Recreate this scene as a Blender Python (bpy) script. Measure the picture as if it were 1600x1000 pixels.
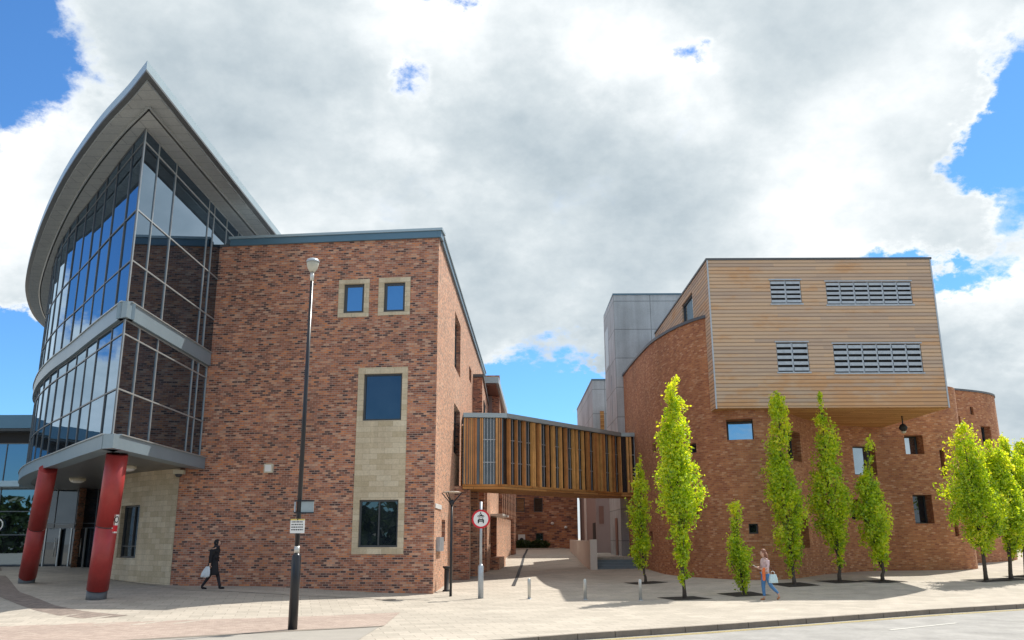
import bpy, bmesh, math, random
from mathutils import Vector, Matrix
random.seed(7)
S = bpy.context.scene
for o in list(bpy.data.objects): bpy.data.objects.remove(o)
RAD = math.radians

# ------------------------------------------------------------------ camera
FPX = 1336.0; PITCH = RAD(14.3); SR = -0.00477; CR = math.sqrt(1-SR*SR); CH = 2.1
R0 = Vector((1,0,0)); U0 = Vector((0,-math.sin(PITCH),math.cos(PITCH))); FW = Vector((0,math.cos(PITCH),math.sin(PITCH)))
RT = R0*CR+U0*SR; UP = U0*CR-R0*SR; CAM = Vector((0,0,CH))
cd = bpy.data.cameras.new('camera'); cam = bpy.data.objects.new('camera', cd); S.collection.objects.link(cam)
m = Matrix((RT, UP, -FW)).transposed().to_4x4(); m.translation = CAM; cam.matrix_world = m
cd.sensor_width = 36; cd.lens = 36*FPX/1600; cd.clip_end = 5000; cd.clip_start = .1
S.camera = cam

# ------------------------------------------------------------------ light
SUN_EL, SUN_AZ = RAD(54.5), RAD(44)          # azimuth from +Y towards +X
sd = bpy.data.lights.new('sun', 'SUN'); so = bpy.data.objects.new('sun', sd); S.collection.objects.link(so)
sd.energy = 4.6; sd.angle = RAD(.5); sd.color = (1, .95, .86)
sv = Vector((math.sin(SUN_AZ)*math.cos(SUN_EL), math.cos(SUN_AZ)*math.cos(SUN_EL), math.sin(SUN_EL)))
so.rotation_euler = sv.to_track_quat('Z', 'Y').to_euler(); so.location = (30, 30, 60)
S.view_settings.view_transform = 'Standard'; S.view_settings.look = 'None'
S.view_settings.exposure = 0.3; S.view_settings.gamma = 1
S.render.resolution_x = 1024; S.render.resolution_y = 640

def ray(x, y): return RT*((x-800)/FPX)+UP*((500-y)/FPX)+FW
def dirpx(x, y): return ray(x, y).normalized()

W = bpy.data.worlds.new('World'); S.world = W; W.use_nodes = True
nt = W.node_tree; nt.nodes.clear()
class NB:
    """tiny node helper"""
    def __init__(s, t): s.t = t
    def n(s, typ, **k):
        n = s.t.nodes.new(typ)
        for a, v in k.items(): setattr(n, a, v)
        return n
    def put(s, sock, v):
        if hasattr(v, 'is_linked'): s.t.links.new(v, sock)
        elif v is not None: sock.default_value = v
    def m(s, op, a, b=None, c=None, clamp=False):
        n = s.n('ShaderNodeMath', operation=op); n.use_clamp = clamp
        s.put(n.inputs[0], a); s.put(n.inputs[1], b); s.put(n.inputs[2], c)
        return n.outputs[0]
    def v(s, op, a, b=None, sc=None):
        n = s.n('ShaderNodeVectorMath', operation=op); s.put(n.inputs[0], a); s.put(n.inputs[1], b)
        if sc is not None: s.put(n.inputs['Scale'], sc)
        return n.outputs['Value'] if op in ('DISTANCE', 'DOT_PRODUCT', 'LENGTH') else n.outputs[0]
    def mr(s, x, a, b, c=0., d=1., t='SMOOTHSTEP'):
        n = s.n('ShaderNodeMapRange', interpolation_type=t)
        for i, q in enumerate((x, a, b, c, d)): s.put(n.inputs[i], q)
        return n.outputs[0]
    def noise(s, vec, scale, detail=4, rough=.5, dist=0., col=False):
        n = s.n('ShaderNodeTexNoise'); s.put(n.inputs['Vector'], vec); n.inputs['Scale'].default_value = scale
        n.inputs['Detail'].default_value = detail; n.inputs['Roughness'].default_value = rough; n.inputs['Distortion'].default_value = dist
        return n.outputs['Color' if col else 'Fac']
    def ramp(s, fac, stops, mode='LINEAR'):
        n = s.n('ShaderNodeValToRGB'); n.color_ramp.interpolation = mode; e = n.color_ramp.elements
        while len(e) < len(stops): e.new(.5)
        for i, (p, c) in enumerate(stops): e[i].position = p; e[i].color = (*c, 1)
        s.put(n.inputs[0], fac); return n.outputs[0]
    def mix(s, f, a, b, bt='MIX'):
        n = s.n('ShaderNodeMix', data_type='RGBA', blend_type=bt); s.put(n.inputs[0], f)
        for i, q in ((6, a), (7, b)):
            if isinstance(q, tuple): q = (*q[:3], 1)
            s.put(n.inputs[i], q)
        return n.outputs[2]

B = NB(nt)
sky = B.n('ShaderNodeTexSky', sky_type='NISHITA'); sky.sun_disc = False; sky.sun_elevation = SUN_EL; sky.sun_rotation = SUN_AZ
sky.air_density = 1.0; sky.dust_density = .15; sky.ozone_density = 3.0
gen = B.n('ShaderNodeTexCoord').outputs['Generated']
sep = B.n('ShaderNodeSeparateXYZ'); nt.links.new(gen, sep.inputs[0])
den = B.m('ADD', B.m('MAXIMUM', sep.outputs[2], 0.), .5)
cx = B.n('ShaderNodeCombineXYZ'); nt.links.new(B.m('DIVIDE', sep.outputs[0], den), cx.inputs[0]); nt.links.new(B.m('DIVIDE', sep.outputs[1], den), cx.inputs[1]); cx.inputs[2].default_value = 3.3
P = cx.outputs[0]
warp = B.v('SUBTRACT', B.noise(P, 3.5, 5, .6, col=True), (.5, .5, .5))
warp2 = B.v('SUBTRACT', B.noise(P, 14., 7, .7, col=True), (.5, .5, .5))
gd = B.v('ADD', B.v('ADD', gen, B.v('SCALE', warp, sc=.16)), B.v('SCALE', warp2, sc=.085))
def blobs(lst):
    tot = None
    for (d, r, k) in lst:
        q = B.mr(B.v('DISTANCE', gd, tuple(d)), 0., r, k, 0.)
        tot = q if tot is None else B.m('ADD', tot, q)
    return tot
def azel(az, el): az, el = RAD(az), RAD(el); return (math.sin(az)*math.cos(el), math.cos(az)*math.cos(el), math.sin(el))
holes = blobs([(dirpx(-15, 50), .115, .7), (dirpx(5, 555), .10, .55), (dirpx(30, 600), .10, .5), (dirpx(712, 5), .04, .36), (dirpx(650, 155), .032, .21), (dirpx(1078, 85), .035, .24),
               (dirpx(1600, 130), .10, .6), (dirpx(1590, 250), .10, .6), (dirpx(1540, 430), .075, .5), (dirpx(1390, 385), .05, .42), (dirpx(1470, 390), .05, .42),
               (dirpx(850, 640), .11, .75), (dirpx(760, 590), .06, .5), (dirpx(925, 600), .04, .35),
               (azel(-54, 22), .26, 1.5), (azel(-100, 40), .5, .6), (azel(120, 45), .5, .6), (azel(-149, 9), .36, 1.2), (azel(178, 19.5), .105, 1.3), (azel(160, 9), .12, .9), (azel(112, 8), .24, 1.1), (azel(-131, 9), .22, 1.2)])
puffs = blobs([(dirpx(1580, 520), .11, .7), (dirpx(1500, 350), .05, .4), (dirpx(900, 615), .035, .6), (dirpx(25, 400), .12, .5), (dirpx(1400, 200), .2, .35), (dirpx(1590, 300), .03, .2)])
n1 = B.noise(B.v('ADD', P, B.v('SCALE', warp, sc=.25)), 2.3, 10, .58)
n2 = B.noise(B.v('ADD', P, (4.2, 1.7, 0)), 1.7, 6, .5)
n3 = B.noise(B.v('ADD', P, (9.2, 3.7, 2)), 5.5, 9, .6)
cov = B.m('ADD', B.m('ADD', .64, B.m('MULTIPLY', B.m('SUBTRACT', n1, .5), .75)), B.m('SUBTRACT', B.m('MULTIPLY', puffs, .7), holes))
alpha = B.mr(cov, .36, .54)
white = blobs([(dirpx(1440, 100), .30, .14), (dirpx(1560, 60), .16, .15), (dirpx(960, 90), .14, .45), (dirpx(700, 80), .10, .25), (dirpx(60, 120), .10, .35), (dirpx(20, 330), .12, .45), (dirpx(1550, 480), .1, .35), (dirpx(1330, 340), .14, .1), (dirpx(620, 200), .08, .2)])
grey = blobs([(dirpx(860, 420), .30, .42), (dirpx(960, 230), .2, .18), (dirpx(400, 60), .25, .3), (dirpx(1580, 590), .10, .4), (dirpx(560, 420), .22, .1), (dirpx(1210, 130), .08, .2)])
edge = B.mr(cov, .42, .70, .26, 0.)
lum = B.m('ADD', B.m('ADD', .67, edge), B.m('ADD', B.m('MULTIPLY', B.m('SUBTRACT', n2, .5), 1.3), B.m('MULTIPLY', B.m('SUBTRACT', n3, .5), 1.25)))
lum = B.m('ADD', lum, B.m('SUBTRACT', B.m('MULTIPLY', white, .8), B.m('MULTIPLY', grey, .55)))
ccol = B.ramp(lum, [(0.08, (.33, .40, .455)), (.35, (.45, .525, .575)), (.6, (.60, .665, .70)), (.85, (.80, .845, .865)), (1., (.96, .975, .985))])
bg1 = B.n('ShaderNodeBackground'); nt.links.new(B.mix(1., sky.outputs[0], (.55, .93, 1.25), 'MULTIPLY'), bg1.inputs[0]); bg1.inputs[1].default_value = .115
bg2 = B.n('ShaderNodeBackground'); nt.links.new(ccol, bg2.inputs[0]); bg2.inputs[1].default_value = .95
ms = B.n('ShaderNodeMixShader'); nt.links.new(alpha, ms.inputs[0]); nt.links.new(bg1.outputs[0], ms.inputs[1]); nt.links.new(bg2.outputs[0], ms.inputs[2])
wo = B.n('ShaderNodeOutputWorld'); nt.links.new(ms.outputs[0], wo.inputs[0])

# ------------------------------------------------------------------ geometry helpers
def aY(x, y, Y): d = ray(x, y); return CAM+d*(Y/d.y)
def az(x, y, z): d = ray(x, y); return CAM+d*((z-CH)/d.z)
def sm(t): t = max(0., min(1., t)); return t*t*(3-2*t)
def lerp(a, b, t): return a+(b-a)*t
def interp(x, tab):
    if x <= tab[0][0]: return tab[0][1]
    for (a, b), (c, d) in zip(tab, tab[1:]):
        if x <= c: return b+(d-b)*sm((x-a)/(c-a))
    return tab[-1][1]
def g(X, Y):
    z = interp(Y, [(30, 0), (42, .2), (50, .42), (64, .92), (79, 1.15)])
    z += .15*sm((X-5)/4)*sm((Y-32)/5)*(1-sm((Y-44)/10))
    z += .27*sm((-X-3)/8)*sm((Y-23)/8)
    return z
def gp(x, y):
    z = 0.
    for _ in range(25): p = az(x, y, z); z = g(p.x, p.y)
    return Vector((p.x, p.y, z))

COL = S.collection
def wloc(o):
    v = Vector((0, 0, 0))
    while o is not None: v = v+o.location; o = o.parent
    return v
class MB:
    def __init__(s): s.v = []; s.f = []; s.u = []; s.sm = []
    def face(s, pts, uv=None, smooth=False):
        i = len(s.v); s.v += [tuple(p) for p in pts]; s.f.append(tuple(range(i, i+len(pts)))); s.u.append(uv); s.sm.append(smooth)
    def box(s, x0, x1, y0, y1, z0, z1): s.hexa([(x0,y0),(x1,y0),(x1,y1),(x0,y1)], z0, z1)
    def hexa(s, q, z0, z1):   # prism over a ccw polygon
        n = len(q); z1 = z1 if isinstance(z1, (list, tuple)) else [z1]*n; z0 = z0 if isinstance(z0, (list, tuple)) else [z0]*n
        s.face([(q[i][0], q[i][1], z0[i]) for i in range(n)][::-1]); s.face([(q[i][0], q[i][1], z1[i]) for i in range(n)])
        for i in range(n):
            j = (i+1) % n; s.face([(*q[i][:2], z0[i]), (*q[j][:2], z0[j]), (*q[j][:2], z1[j]), (*q[i][:2], z1[i])])
    def bar(s, p, q, w, d, up=Vector((0,0,1))):   # rectangular bar between two points
        p = Vector(p); q = Vector(q); a = (q-p).normalized(); up = Vector(up)
        if abs(a.dot(up)) > .98: up = Vector((0, 1, 0))
        r = a.cross(up).normalized()*w/2; u = r.cross(a).normalized()*d/2
        A = [p-r-u, p+r-u, p+r+u, p-r+u]; Bq = [q-r-u, q+r-u, q+r+u, q-r+u]
        s.face(A[::-1]); s.face(Bq)
        for i in range(4): j = (i+1) % 4; s.face([A[i], A[j], Bq[j], Bq[i]])
    def obox(s, c, t, n, lu, ln, z0, z1):    # box: centre xy, tangent, normal, sizes
        c = Vector(c[:2]); t = Vector(t[:2])*lu/2; n = Vector(n[:2])*ln/2
        q = [c-t-n, c+t-n, c+t+n, c-t+n]
        if (q[1]-q[0]).cross(q[2]-q[1]) < 0: q = q[::-1]
        s.hexa(q, z0, z1)
    def tube(s, pts, rad, n=10, cap=True):
        pts = [Vector(p) for p in pts]; rings = []
        for i, p in enumerate(pts):
            a = (pts[min(i+1, len(pts)-1)]-pts[max(i-1, 0)]).normalized()
            ref = Vector((0, 0, 1)) if abs(a.z) < .9 else Vector((1, 0, 0))
            x = a.cross(ref).normalized(); y = a.cross(x)
            r = rad[i] if isinstance(rad, (list, tuple)) else rad
            rings.append([p+(x*math.cos(2*math.pi*k/n)+y*math.sin(2*math.pi*k/n))*r for k in range(n)])
        b = len(s.v); 
        for rg in rings: s.v += [tuple(p) for p in rg]
        for i in range(len(rings)-1):
            for k in range(n):
                s.f.append((b+i*n+k, b+i*n+(k+1) % n, b+(i+1)*n+(k+1) % n, b+(i+1)*n+k)); s.u.append(None); s.sm.append(True)
        if cap:
            s.f.append(tuple(b+k for k in range(n))[::-1]); s.u.append(None); s.sm.append(False)
            s.f.append(tuple(b+(len(rings)-1)*n+k for k in range(n))); s.u.append(None); s.sm.append(False)
    def lathe(s, c, prof, n=20):     # prof: (r, z)
        c = Vector(c); s.tube([c+Vector((0, 0, z)) for r, z in prof], [max(r, .0005) for r, z in prof], n)
    def build(s, name, mat, parent=None, recalc=True):
        me = bpy.data.meshes.new(name); off = wloc(parent) if parent else Vector((0, 0, 0))
        me.from_pydata([(v[0]-off.x, v[1]-off.y, v[2]-off.z) for v in s.v], [], s.f)
        uvl = me.uv_layers.new(name='UVMap'); me.update(); li = 0; data = []
        for pi, po in enumerate(me.polygons):
            uv = s.u[pi]; po.use_smooth = s.sm[pi]
            if uv is None:
                n = po.normal
                if abs(n.z) > .8: uv = [(s.v[i][0], s.v[i][1]) for i in s.f[pi]]
                else:
                    t = Vector((-n.y, n.x)).normalized(); uv = [(s.v[i][0]*t.x+s.v[i][1]*t.y, s.v[i][2]) for i in s.f[pi]]
            for q in uv: data += [q[0], q[1]]
        uvl.data.foreach_set('uv', data)
        o = bpy.data.objects.new(name, me); COL.objects.link(o); me.materials.append(mat)
        if parent: o.parent = parent
        return o
def thing(name, label, cat, loc=(0, 0, 0), group=None):
    o = bpy.data.objects.new(name, None); COL.objects.link(o); o.location = loc; o.empty_display_size = .3
    return tag(o, label, cat, group)
def tag(o, label=None, cat=None, group=None, kind=None):
    if label: o['label'] = label
    if cat: o['category'] = cat
    if group: o['group'] = group
    if kind: o['kind'] = kind
    return o

# path = list of xy; outward normal is on the right-hand side of the walking direction
class Path:
    def __init__(s, pts, smooth=0):
        pts = [Vector(p[:2]) for p in pts]
        if smooth:
            q = [pts[0]*2-pts[1]]+pts+[pts[-1]*2-pts[-2]]; out = []
            for i in range(1, len(q)-2):
                for k in range(smooth):
                    t = k/smooth; a, b, c, d = q[i-1:i+3]
                    out.append(.5*((2*b)+(c-a)*t+(2*a-5*b+4*c-d)*t*t+(-a+3*b-3*c+d)*t**3))
            out.append(pts[-1]); pts = out
        s.p = pts; s.u = [0]
        for a, b in zip(pts, pts[1:]): s.u.append(s.u[-1]+(b-a).length)
        s.L = s.u[-1]
    def at(s, u):
        i = 0
        while i < len(s.u)-2 and u > s.u[i+1]: i += 1
        t = (u-s.u[i])/(s.u[i+1]-s.u[i]); return s.p[i]+(s.p[i+1]-s.p[i])*t
    def nrm(s, u, e=.15):
        d = (s.at(min(u+e, s.L))-s.at(max(u-e, 0))).normalized(); return Vector((d.y, -d.x))
    def uz(s, px, py):          # pixel -> (u, z) of the nearest hit
        d = ray(px, py); best = None
        for i in range(len(s.p)-1):
            a, b = s.p[i], s.p[i+1]; e = b-a; D = Vector((d.x, d.y)); den = D.x*e.y-D.y*e.x
            if abs(den) < 1e-9: continue
            t = (a.x*e.y-a.y*e.x)/den; k = (D.y*a.x-D.x*a.y)/-den if False else ((a.x*D.y-a.y*D.x)/(D.x*e.y-D.y*e.x))
            ext = 3. if i in (0, len(s.p)-2) else 0
            lo = -ext/e.length if i == 0 else -1e-6; hi = 1+ext/e.length if i == len(s.p)-2 else 1+1e-6
            if t > 0 and lo <= k <= hi and (best is None or t < best[0]): best = (t, s.u[i]+k*e.length, CH+d.z*t)
        return best[1], best[2]
    def rect(s, x0, y0, x1, y1):
        a = s.uz(x0, y0); b = s.uz(x1, y1); c = s.uz(x0, y1); d = s.uz(x1, y0)
        return ((a[0]+c[0])/2, (b[0]+d[0])/2, (b[1]+c[1])/2, (a[1]+d[1])/2)
def wall(mb, path, z0, z1, holes=(), depth=.25, rev=None, u0=0, u1=None):
    """wall sheet with rectangular recesses; holes: (ua, ub, za, zb[, depth])"""
    u1 = path.L if u1 is None else u1; rev = rev or mb
    us = sorted(set([u0, u1]+[u for u in path.u if u0 < u < u1]+[min(max(h[i], u0), u1) for h in holes for i in (0, 1)]))
    zs = sorted(set([z0, z1]+[min(max(h[i], z0), z1) for h in holes for i in (2, 3)]))
    us = [u for i, u in enumerate(us) if i == 0 or u-us[i-1] > 1e-4]
    for a, b in zip(us, us[1:]):
        pa, pb = path.at(a), path.at(b); uc = (a+b)/2
        for c, d in zip(zs, zs[1:]):
            zc = (c+d)/2
            if any(h[0]-1e-4 < uc < h[1]+1e-4 and h[2]-1e-4 < zc < h[3]+1e-4 for h in holes): continue
            mb.face([(*pa, c), (*pb, c), (*pb, d), (*pa, d)], [(a, c), (b, c), (b, d), (a, d)])
    for h in holes:
        if not (u0-1e-4 <= (h[0]+h[1])/2 <= u1+1e-4): continue
        dp = h[4] if len(h) > 4 else depth; a, b, c, d = h[:4]; n = path.nrm((a+b)/2)
        pa, pb = path.at(a), path.at(b); qa, qb = pa-n*dp, pb-n*dp
        rev.face([(*pa, c), (*pa, d), (*qa, d), (*qa, c)], [(a, c), (a, d), (a+dp, d), (a+dp, c)])
        rev.face([(*pb, d), (*pb, c), (*qb, c), (*qb, d)], [(b, d), (b, c), (b+dp, c), (b+dp, d)])
        rev.face([(*pa, c), (*qa, c), (*qb, c), (*pb, c)], [(a, c), (a, c+dp), (b, c+dp), (b, c)])
        rev.face([(*pa, d), (*pb, d), (*qb, d), (*qa, d)], [(a, d), (b, d), (b, d+dp), (a, d+dp)])
def window(path, h, parent, glass, framemat, depth=None, name='window', mu=(), mz=(), fw=.07, label=None):
    a, b, c, d = h[:4]; dp = (h[4] if len(h) > 4 else .25) if depth is None else depth
    n = path.nrm((a+b)/2); pa, pb = path.at(a)-n*(dp-.02), path.at(b)-n*(dp-.02); t = (pb-pa).normalized(); w = (pb-pa).length
    gl = MB(); gl.face([(*pa, c), (*pb, c), (*pb, d), (*pa, d)]); o = gl.build(name, glass, parent)
    if label: o['label'] = label
    fr = MB(); off = n*.03
    def v(u, zz0, zz1, ww): q = pa+t*u+off; fr.obox(q, t, n, ww, .06, zz0, zz1)
    v(fw/2, c, d, fw); v(w-fw/2, c, d, fw)
    for k in mu: v(w*k, c+fw, d-fw, fw*.8)
    for k in (0, 1): 
        z = (c, d-fw)[k]; q = pa+t*w/2+off; fr.obox(q, t, n, w-2*fw, .06, z, z+fw)
    for k in mz:
        z = c+(d-c)*k; q = pa+t*w/2+off; fr.obox(q, t, n, w-2*fw, .05, z-fw*.35, z+fw*.35)
    fr.build('frame', framemat, o)
    return o

# ------------------------------------------------------------------ materials
def mat(name):
    m = bpy.data.materials.new(name); m.use_nodes = True; t = m.node_tree
    p = t.nodes['Principled BSDF']; return m, NB(t), p
def simple(name, col, rough=.6, metal=0., var=.12, vs=3., spec=.5, bump=0.):
    m, b, p = mat(name); c = b.n('ShaderNodeTexCoord').outputs['Object']
    n = b.noise(c, vs, 6, .6); n2 = b.noise(c, vs*9, 3, .6)
    f = b.m('ADD', b.m('MULTIPLY', n, .7), b.m('MULTIPLY', n2, .3))
    lo = tuple(x*(1-var) for x in col); hi = tuple(min(1, x*(1+var)) for x in col)
    b.t.links.new(b.ramp(f, [(.3, lo), (.7, hi)]), p.inputs['Base Color'])
    p.inputs['Roughness'].default_value = rough; p.inputs['Metallic'].default_value = metal; p.inputs['Specular IOR Level'].default_value = spec
    if bump:
        bn = b.n('ShaderNodeBump'); bn.inputs['Strength'].default_value = bump; bn.inputs['Distance'].default_value = .02
        b.put(bn.inputs['Height'], n2); b.t.links.new(bn.outputs[0], p.inputs['Normal'])
    return m
def unit(name, w, h, mortar, stops, mcol, mode='LINEAR', rough=.85, bump=.4, coord='UV', offset=.5, big=.25, bdist=.01, patch=.35, sheen=0., streak=0.):
    """coursed units (bricks, slabs, boards), one random colour each"""
    m, b, p = mat(name); tc = b.n('ShaderNodeTexCoord'); co = tc.outputs[coord]
    br = b.n('ShaderNodeTexBrick'); br.offset = offset; b.put(br.inputs['Vector'], co)
    br.inputs['Scale'].default_value = 1; br.inputs['Brick Width'].default_value = w; br.inputs['Row Height'].default_value = h
    br.inputs['Mortar Size'].default_value = mortar; br.inputs['Mortar Smooth'].default_value = .2; br.inputs['Bias'].default_value = 0
    br.inputs['Color1'].default_value = (0, 0, 0, 1); br.inputs['Color2'].default_value = (1, 1, 1, 1); br.inputs['Mortar'].default_value = (.5, .5, .5, 1)
    mp = b.n('ShaderNodeMapping'); b.put(mp.inputs['Vector'], co); mp.inputs['Scale'].default_value = (.45/w*.225, 1.6/h*.082, 1)
    pn = b.noise(mp.outputs[0], 1.3, 5, .65)
    fc = b.m('ADD', br.outputs['Color'], b.m('MULTIPLY', b.m('SUBTRACT', pn, .5), patch), clamp=True)
    col = b.ramp(fc, stops, mode)
    obj = tc.outputs['Object']
    n = b.noise(obj, .35, 5, .6); k = b.mr(n, .3, .7, 1-big, 1+big, 'LINEAR')
    fine = b.noise(obj, 14., 4, .7); k = b.m('MULTIPLY', k, b.mr(fine, .3, .7, .88, 1.12, 'LINEAR'))
    ms_ = b.n('ShaderNodeMapping'); b.put(ms_.inputs['Vector'], co); ms_.inputs['Scale'].default_value = (1.1, .07, 1)
    k = b.m('MULTIPLY', k, b.mr(b.noise(ms_.outputs[0], 1.6, 6, .65), .32, .62, 1-streak, 1.03, 'LINEAR'))
    col = b.v('SCALE', col, sc=k)
    mc = b.v('SCALE', b.n('ShaderNodeRGB').outputs[0], sc=k)
    mc.node.inputs[0].links[0].from_node.outputs[0].default_value = (*mcol, 1)
    col = b.mix(br.outputs['Fac'], col, mc)
    b.t.links.new(col, p.inputs['Base Color']); p.inputs['Roughness'].default_value = rough; p.inputs['Specular IOR Level'].default_value = .4
    if sheen: p.inputs['Sheen Weight'].default_value = sheen; p.inputs['Sheen Roughness'].default_value = .38; p.inputs['Sheen Tint'].default_value = (1, .72, .52, 1)
    if bump:
        bn = b.n('ShaderNodeBump'); bn.invert = True; bn.inputs['Strength'].default_value = bump; bn.inputs['Distance'].default_value = bdist
        b.put(bn.inputs['Height'], b.m('SUBTRACT', br.outputs['Fac'], b.m('MULTIPLY', fine, .4))); b.t.links.new(bn.outputs[0], p.inputs['Normal'])
    return m
M = {}
M['brick'] = unit('mixed_red_brick', .225, .082, .0105,
    [(0, (.075, .040, .040)), (.10, (.12, .056, .046)), (.18, (.25, .095, .06)), (.42, (.39, .142, .080)), (.6, (.47, .20, .125)), (.78, (.60, .22, .09)), (.92, (.62, .36, .24)), (1, (.27, .12, .09))],
    (.40, .29, .23), big=.12, bump=.2, patch=.16, sheen=.36, rough=.7, streak=.16)
M['brick_r'] = unit('orange_red_brick', .225, .082, .010,
    [(0, (.29, .10, .05)), (.15, (.36, .125, .055)), (.5, (.42, .165, .068)), (.8, (.49, .205, .085)), (1, (.56, .30, .17))], (.36, .20, .12), big=.14, bump=.2, patch=.16, sheen=.06, rough=.8, streak=.16)
M['brick_far'] = unit('brown_brick', .45, .16, .015, [(0, (.10, .05, .05)), (.4, (.30, .12, .07)), (.8, (.42, .19, .09)), (1, (.5, .3, .2))], (.3, .2, .15), big=.3)
M['stone'] = unit('cream_ashlar', .60, .215, .006, [(0, (.52, .43, .29)), (.5, (.60, .50, .355)), (1, (.67, .58, .43))], (.40, .33, .23), big=.10, bump=.3, streak=.14)
def timbermat():
    m, b, p = mat('weathered_timber_boards'); tc = b.n('ShaderNodeTexCoord'); co = tc.outputs['UV']
    br = b.n('ShaderNodeTexBrick'); br.offset = .37; b.put(br.inputs['Vector'], co); br.inputs['Scale'].default_value = 1
    br.inputs['Brick Width'].default_value = 3.1; br.inputs['Row Height'].default_value = .172; br.inputs['Mortar Size'].default_value = .0015
    br.inputs['Color1'].default_value = (0, 0, 0, 1); br.inputs['Color2'].default_value = (1, 1, 1, 1); br.inputs['Mortar'].default_value = (.4, .4, .4, 1)
    sp = b.n('ShaderNodeSeparateXYZ'); b.put(sp.inputs[0], co); U_, V_ = sp.outputs[0], sp.outputs[1]
    fr_ = b.m('FRACT', b.m('DIVIDE', V_, .172)); gap = b.m('MAXIMUM', b.mr(fr_, .08, .30, 1., 0.), b.mr(fr_, .92, 1., 0., 1.))
    mp = b.n('ShaderNodeMapping'); b.put(mp.inputs['Vector'], co); mp.inputs['Scale'].default_value = (.35, 2.6, 1)
    gr = b.noise(mp.outputs[0], 1.5, 6, .7); mp2 = b.n('ShaderNodeMapping'); b.put(mp2.inputs['Vector'], co); mp2.inputs['Scale'].default_value = (.6, 1.6, 1)
    stn = b.noise(mp2.outputs[0], .62, 7, .72)
    f = b.m('ADD', b.m('MULTIPLY', br.outputs['Color'], .55), b.m('MULTIPLY', gr, .5))
    col = b.ramp(f, [(.15, (.44, .33, .26)), (.4, (.56, .41, .30)), (.65, (.63, .445, .30)), (.95, (.63, .42, .27))])
    low = b.m('MULTIPLY', b.mr(V_, 8.0, 10.6, .16, 0.), b.mr(U_, 1., 8., .35, 1.1))   # the fresher, redder boards along the lower right
    om = b.mr(b.m('ADD', b.m('ADD', stn, low), b.m('MULTIPLY', br.outputs['Color'], .10)), .55, .76, 0., .75)
    col = b.mix(om, col, (.60, .32, .15)); col = b.mix(b.m('MULTIPLY', gap, .52), col, (.10, .06, .035))
    b.t.links.new(col, p.inputs['Base Color']); p.inputs['Roughness'].default_value = .8; p.inputs['Specular IOR Level'].default_value = .2
    bn = b.n('ShaderNodeBump'); bn.invert = True; bn.inputs['Strength'].default_value = .6; bn.inputs['Distance'].default_value = .03; b.put(bn.inputs['Height'], gap); b.t.links.new(bn.outputs[0], p.inputs['Normal'])
    return m
M['timber'] = timbermat()
M['soffit'] = unit('amber_timber_boards', 2.4, .15, .010, [(0, (.38, .17, .05)), (.5, (.50, .24, .075)), (1, (.58, .31, .11))], (.12, .06, .03), big=.15)
M['slabs'] = unit('pale_paving_slabs', .60, .45, .011, [(0, (.38, .34, .285)), (.5, (.425, .38, .32)), (1, (.465, .415, .35))], (.29, .255, .21), big=.10, bump=.15)
M['slabs_pink'] = unit('pink_brick_paving', .20, .10, .006, [(0, (.32, .25, .21)), (.5, (.385, .30, .255)), (1, (.43, .345, .29))], (.28, .22, .18), big=.08, bump=.15)
M['slabs_dark'] = unit('dark_paving_band', .20, .10, .008, [(0, (.19, .15, .13)), (.5, (.25, .20, .17)), (1, (.31, .25, .21))], (.15, .12, .1), big=.12, bump=.15)
M['asphalt'] = simple('worn_asphalt', (.31, .30, .285), .9, var=.26, vs=1.1, bump=.3)
M['asphalt2'] = simple('smooth_grey_asphalt', (.33, .305, .27), .9, var=.10, vs=1.5, bump=.2)
M['kerb'] = simple('granite_kerb', (.20, .17, .14), .8, var=.25, vs=2.)
M['paint'] = simple('faded_road_paint', (.50, .49, .45), .7, var=.2, vs=6)
M['yellow'] = simple('yellow_line_paint', (.62, .47, .12), .7, var=.2, vs=6)
M['bluemetal'] = simple('blue_grey_metal', (.10, .19, .26), .38, .25, var=.07, vs=.8)
M['bluemetal_l'] = simple('pale_blue_metal', (.36, .45, .49), .35, .35, var=.07, vs=.8)
M['fascia'] = simple('grey_blue_fascia', (.22, .29, .335), .4, .25, var=.08, vs=.8)
M['lead'] = simple('dark_lead_flashing', (.10, .11, .12), .5, .2)
M['roofgrey'] = simple('grey_roof_membrane', (.25, .26, .27), .8)
M['mull'] = simple('silver_mullion', (.42, .44, .44), .4, .5)
M['dmull'] = simple('grey_mullion', (.12, .13, .14), .4, .4)
M['dframe'] = simple('dark_grey_frame', (.055, .06, .065), .45)
M['red'] = simple('red_column_paint', (.34, .034, .032), .42, var=.2, vs=2.2)
M['black'] = simple('black_paint', (.012, .014, .02), .3)
M['blackmat'] = simple('matt_black', (.02, .02, .022), .7)
M['conc'] = unit('board_marked_concrete', 2.4, 1.9, .03, [(0, (.43, .46, .48)), (1, (.50, .53, .55))], (.26, .28, .29), big=.2, bump=.2, offset=0, streak=.2)
M['pale'] = simple('pale_render', (.62, .57, .52), .8, var=.06, vs=.6)
M['mauve'] = simple('mauve_render', (.30, .23, .22), .8, var=.06, vs=.6)
M['galv'] = simple('galvanised_steel', (.42, .46, .50), .42, .5, var=.15, vs=5)
M['steel'] = simple('brushed_steel', (.55, .55, .52), .35, .6)
M['white'] = simple('white_enamel', (.78, .78, .76), .4, var=.04)
M['signred'] = simple('red_enamel', (.62, .015, .03), .4, var=.05)
M['bark'] = simple('grey_brown_bark', (.085, .065, .05), .9, var=.35, vs=12, bump=.6)
M['soil'] = simple('dark_soil', (.03, .024, .018), .95, var=.4, vs=8, bump=.6)
M['doorred'] = simple('dark_red_door', (.18, .03, .025), .5)
M['browndoor'] = simple('brown_door', (.20, .10, .08), .5)
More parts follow.
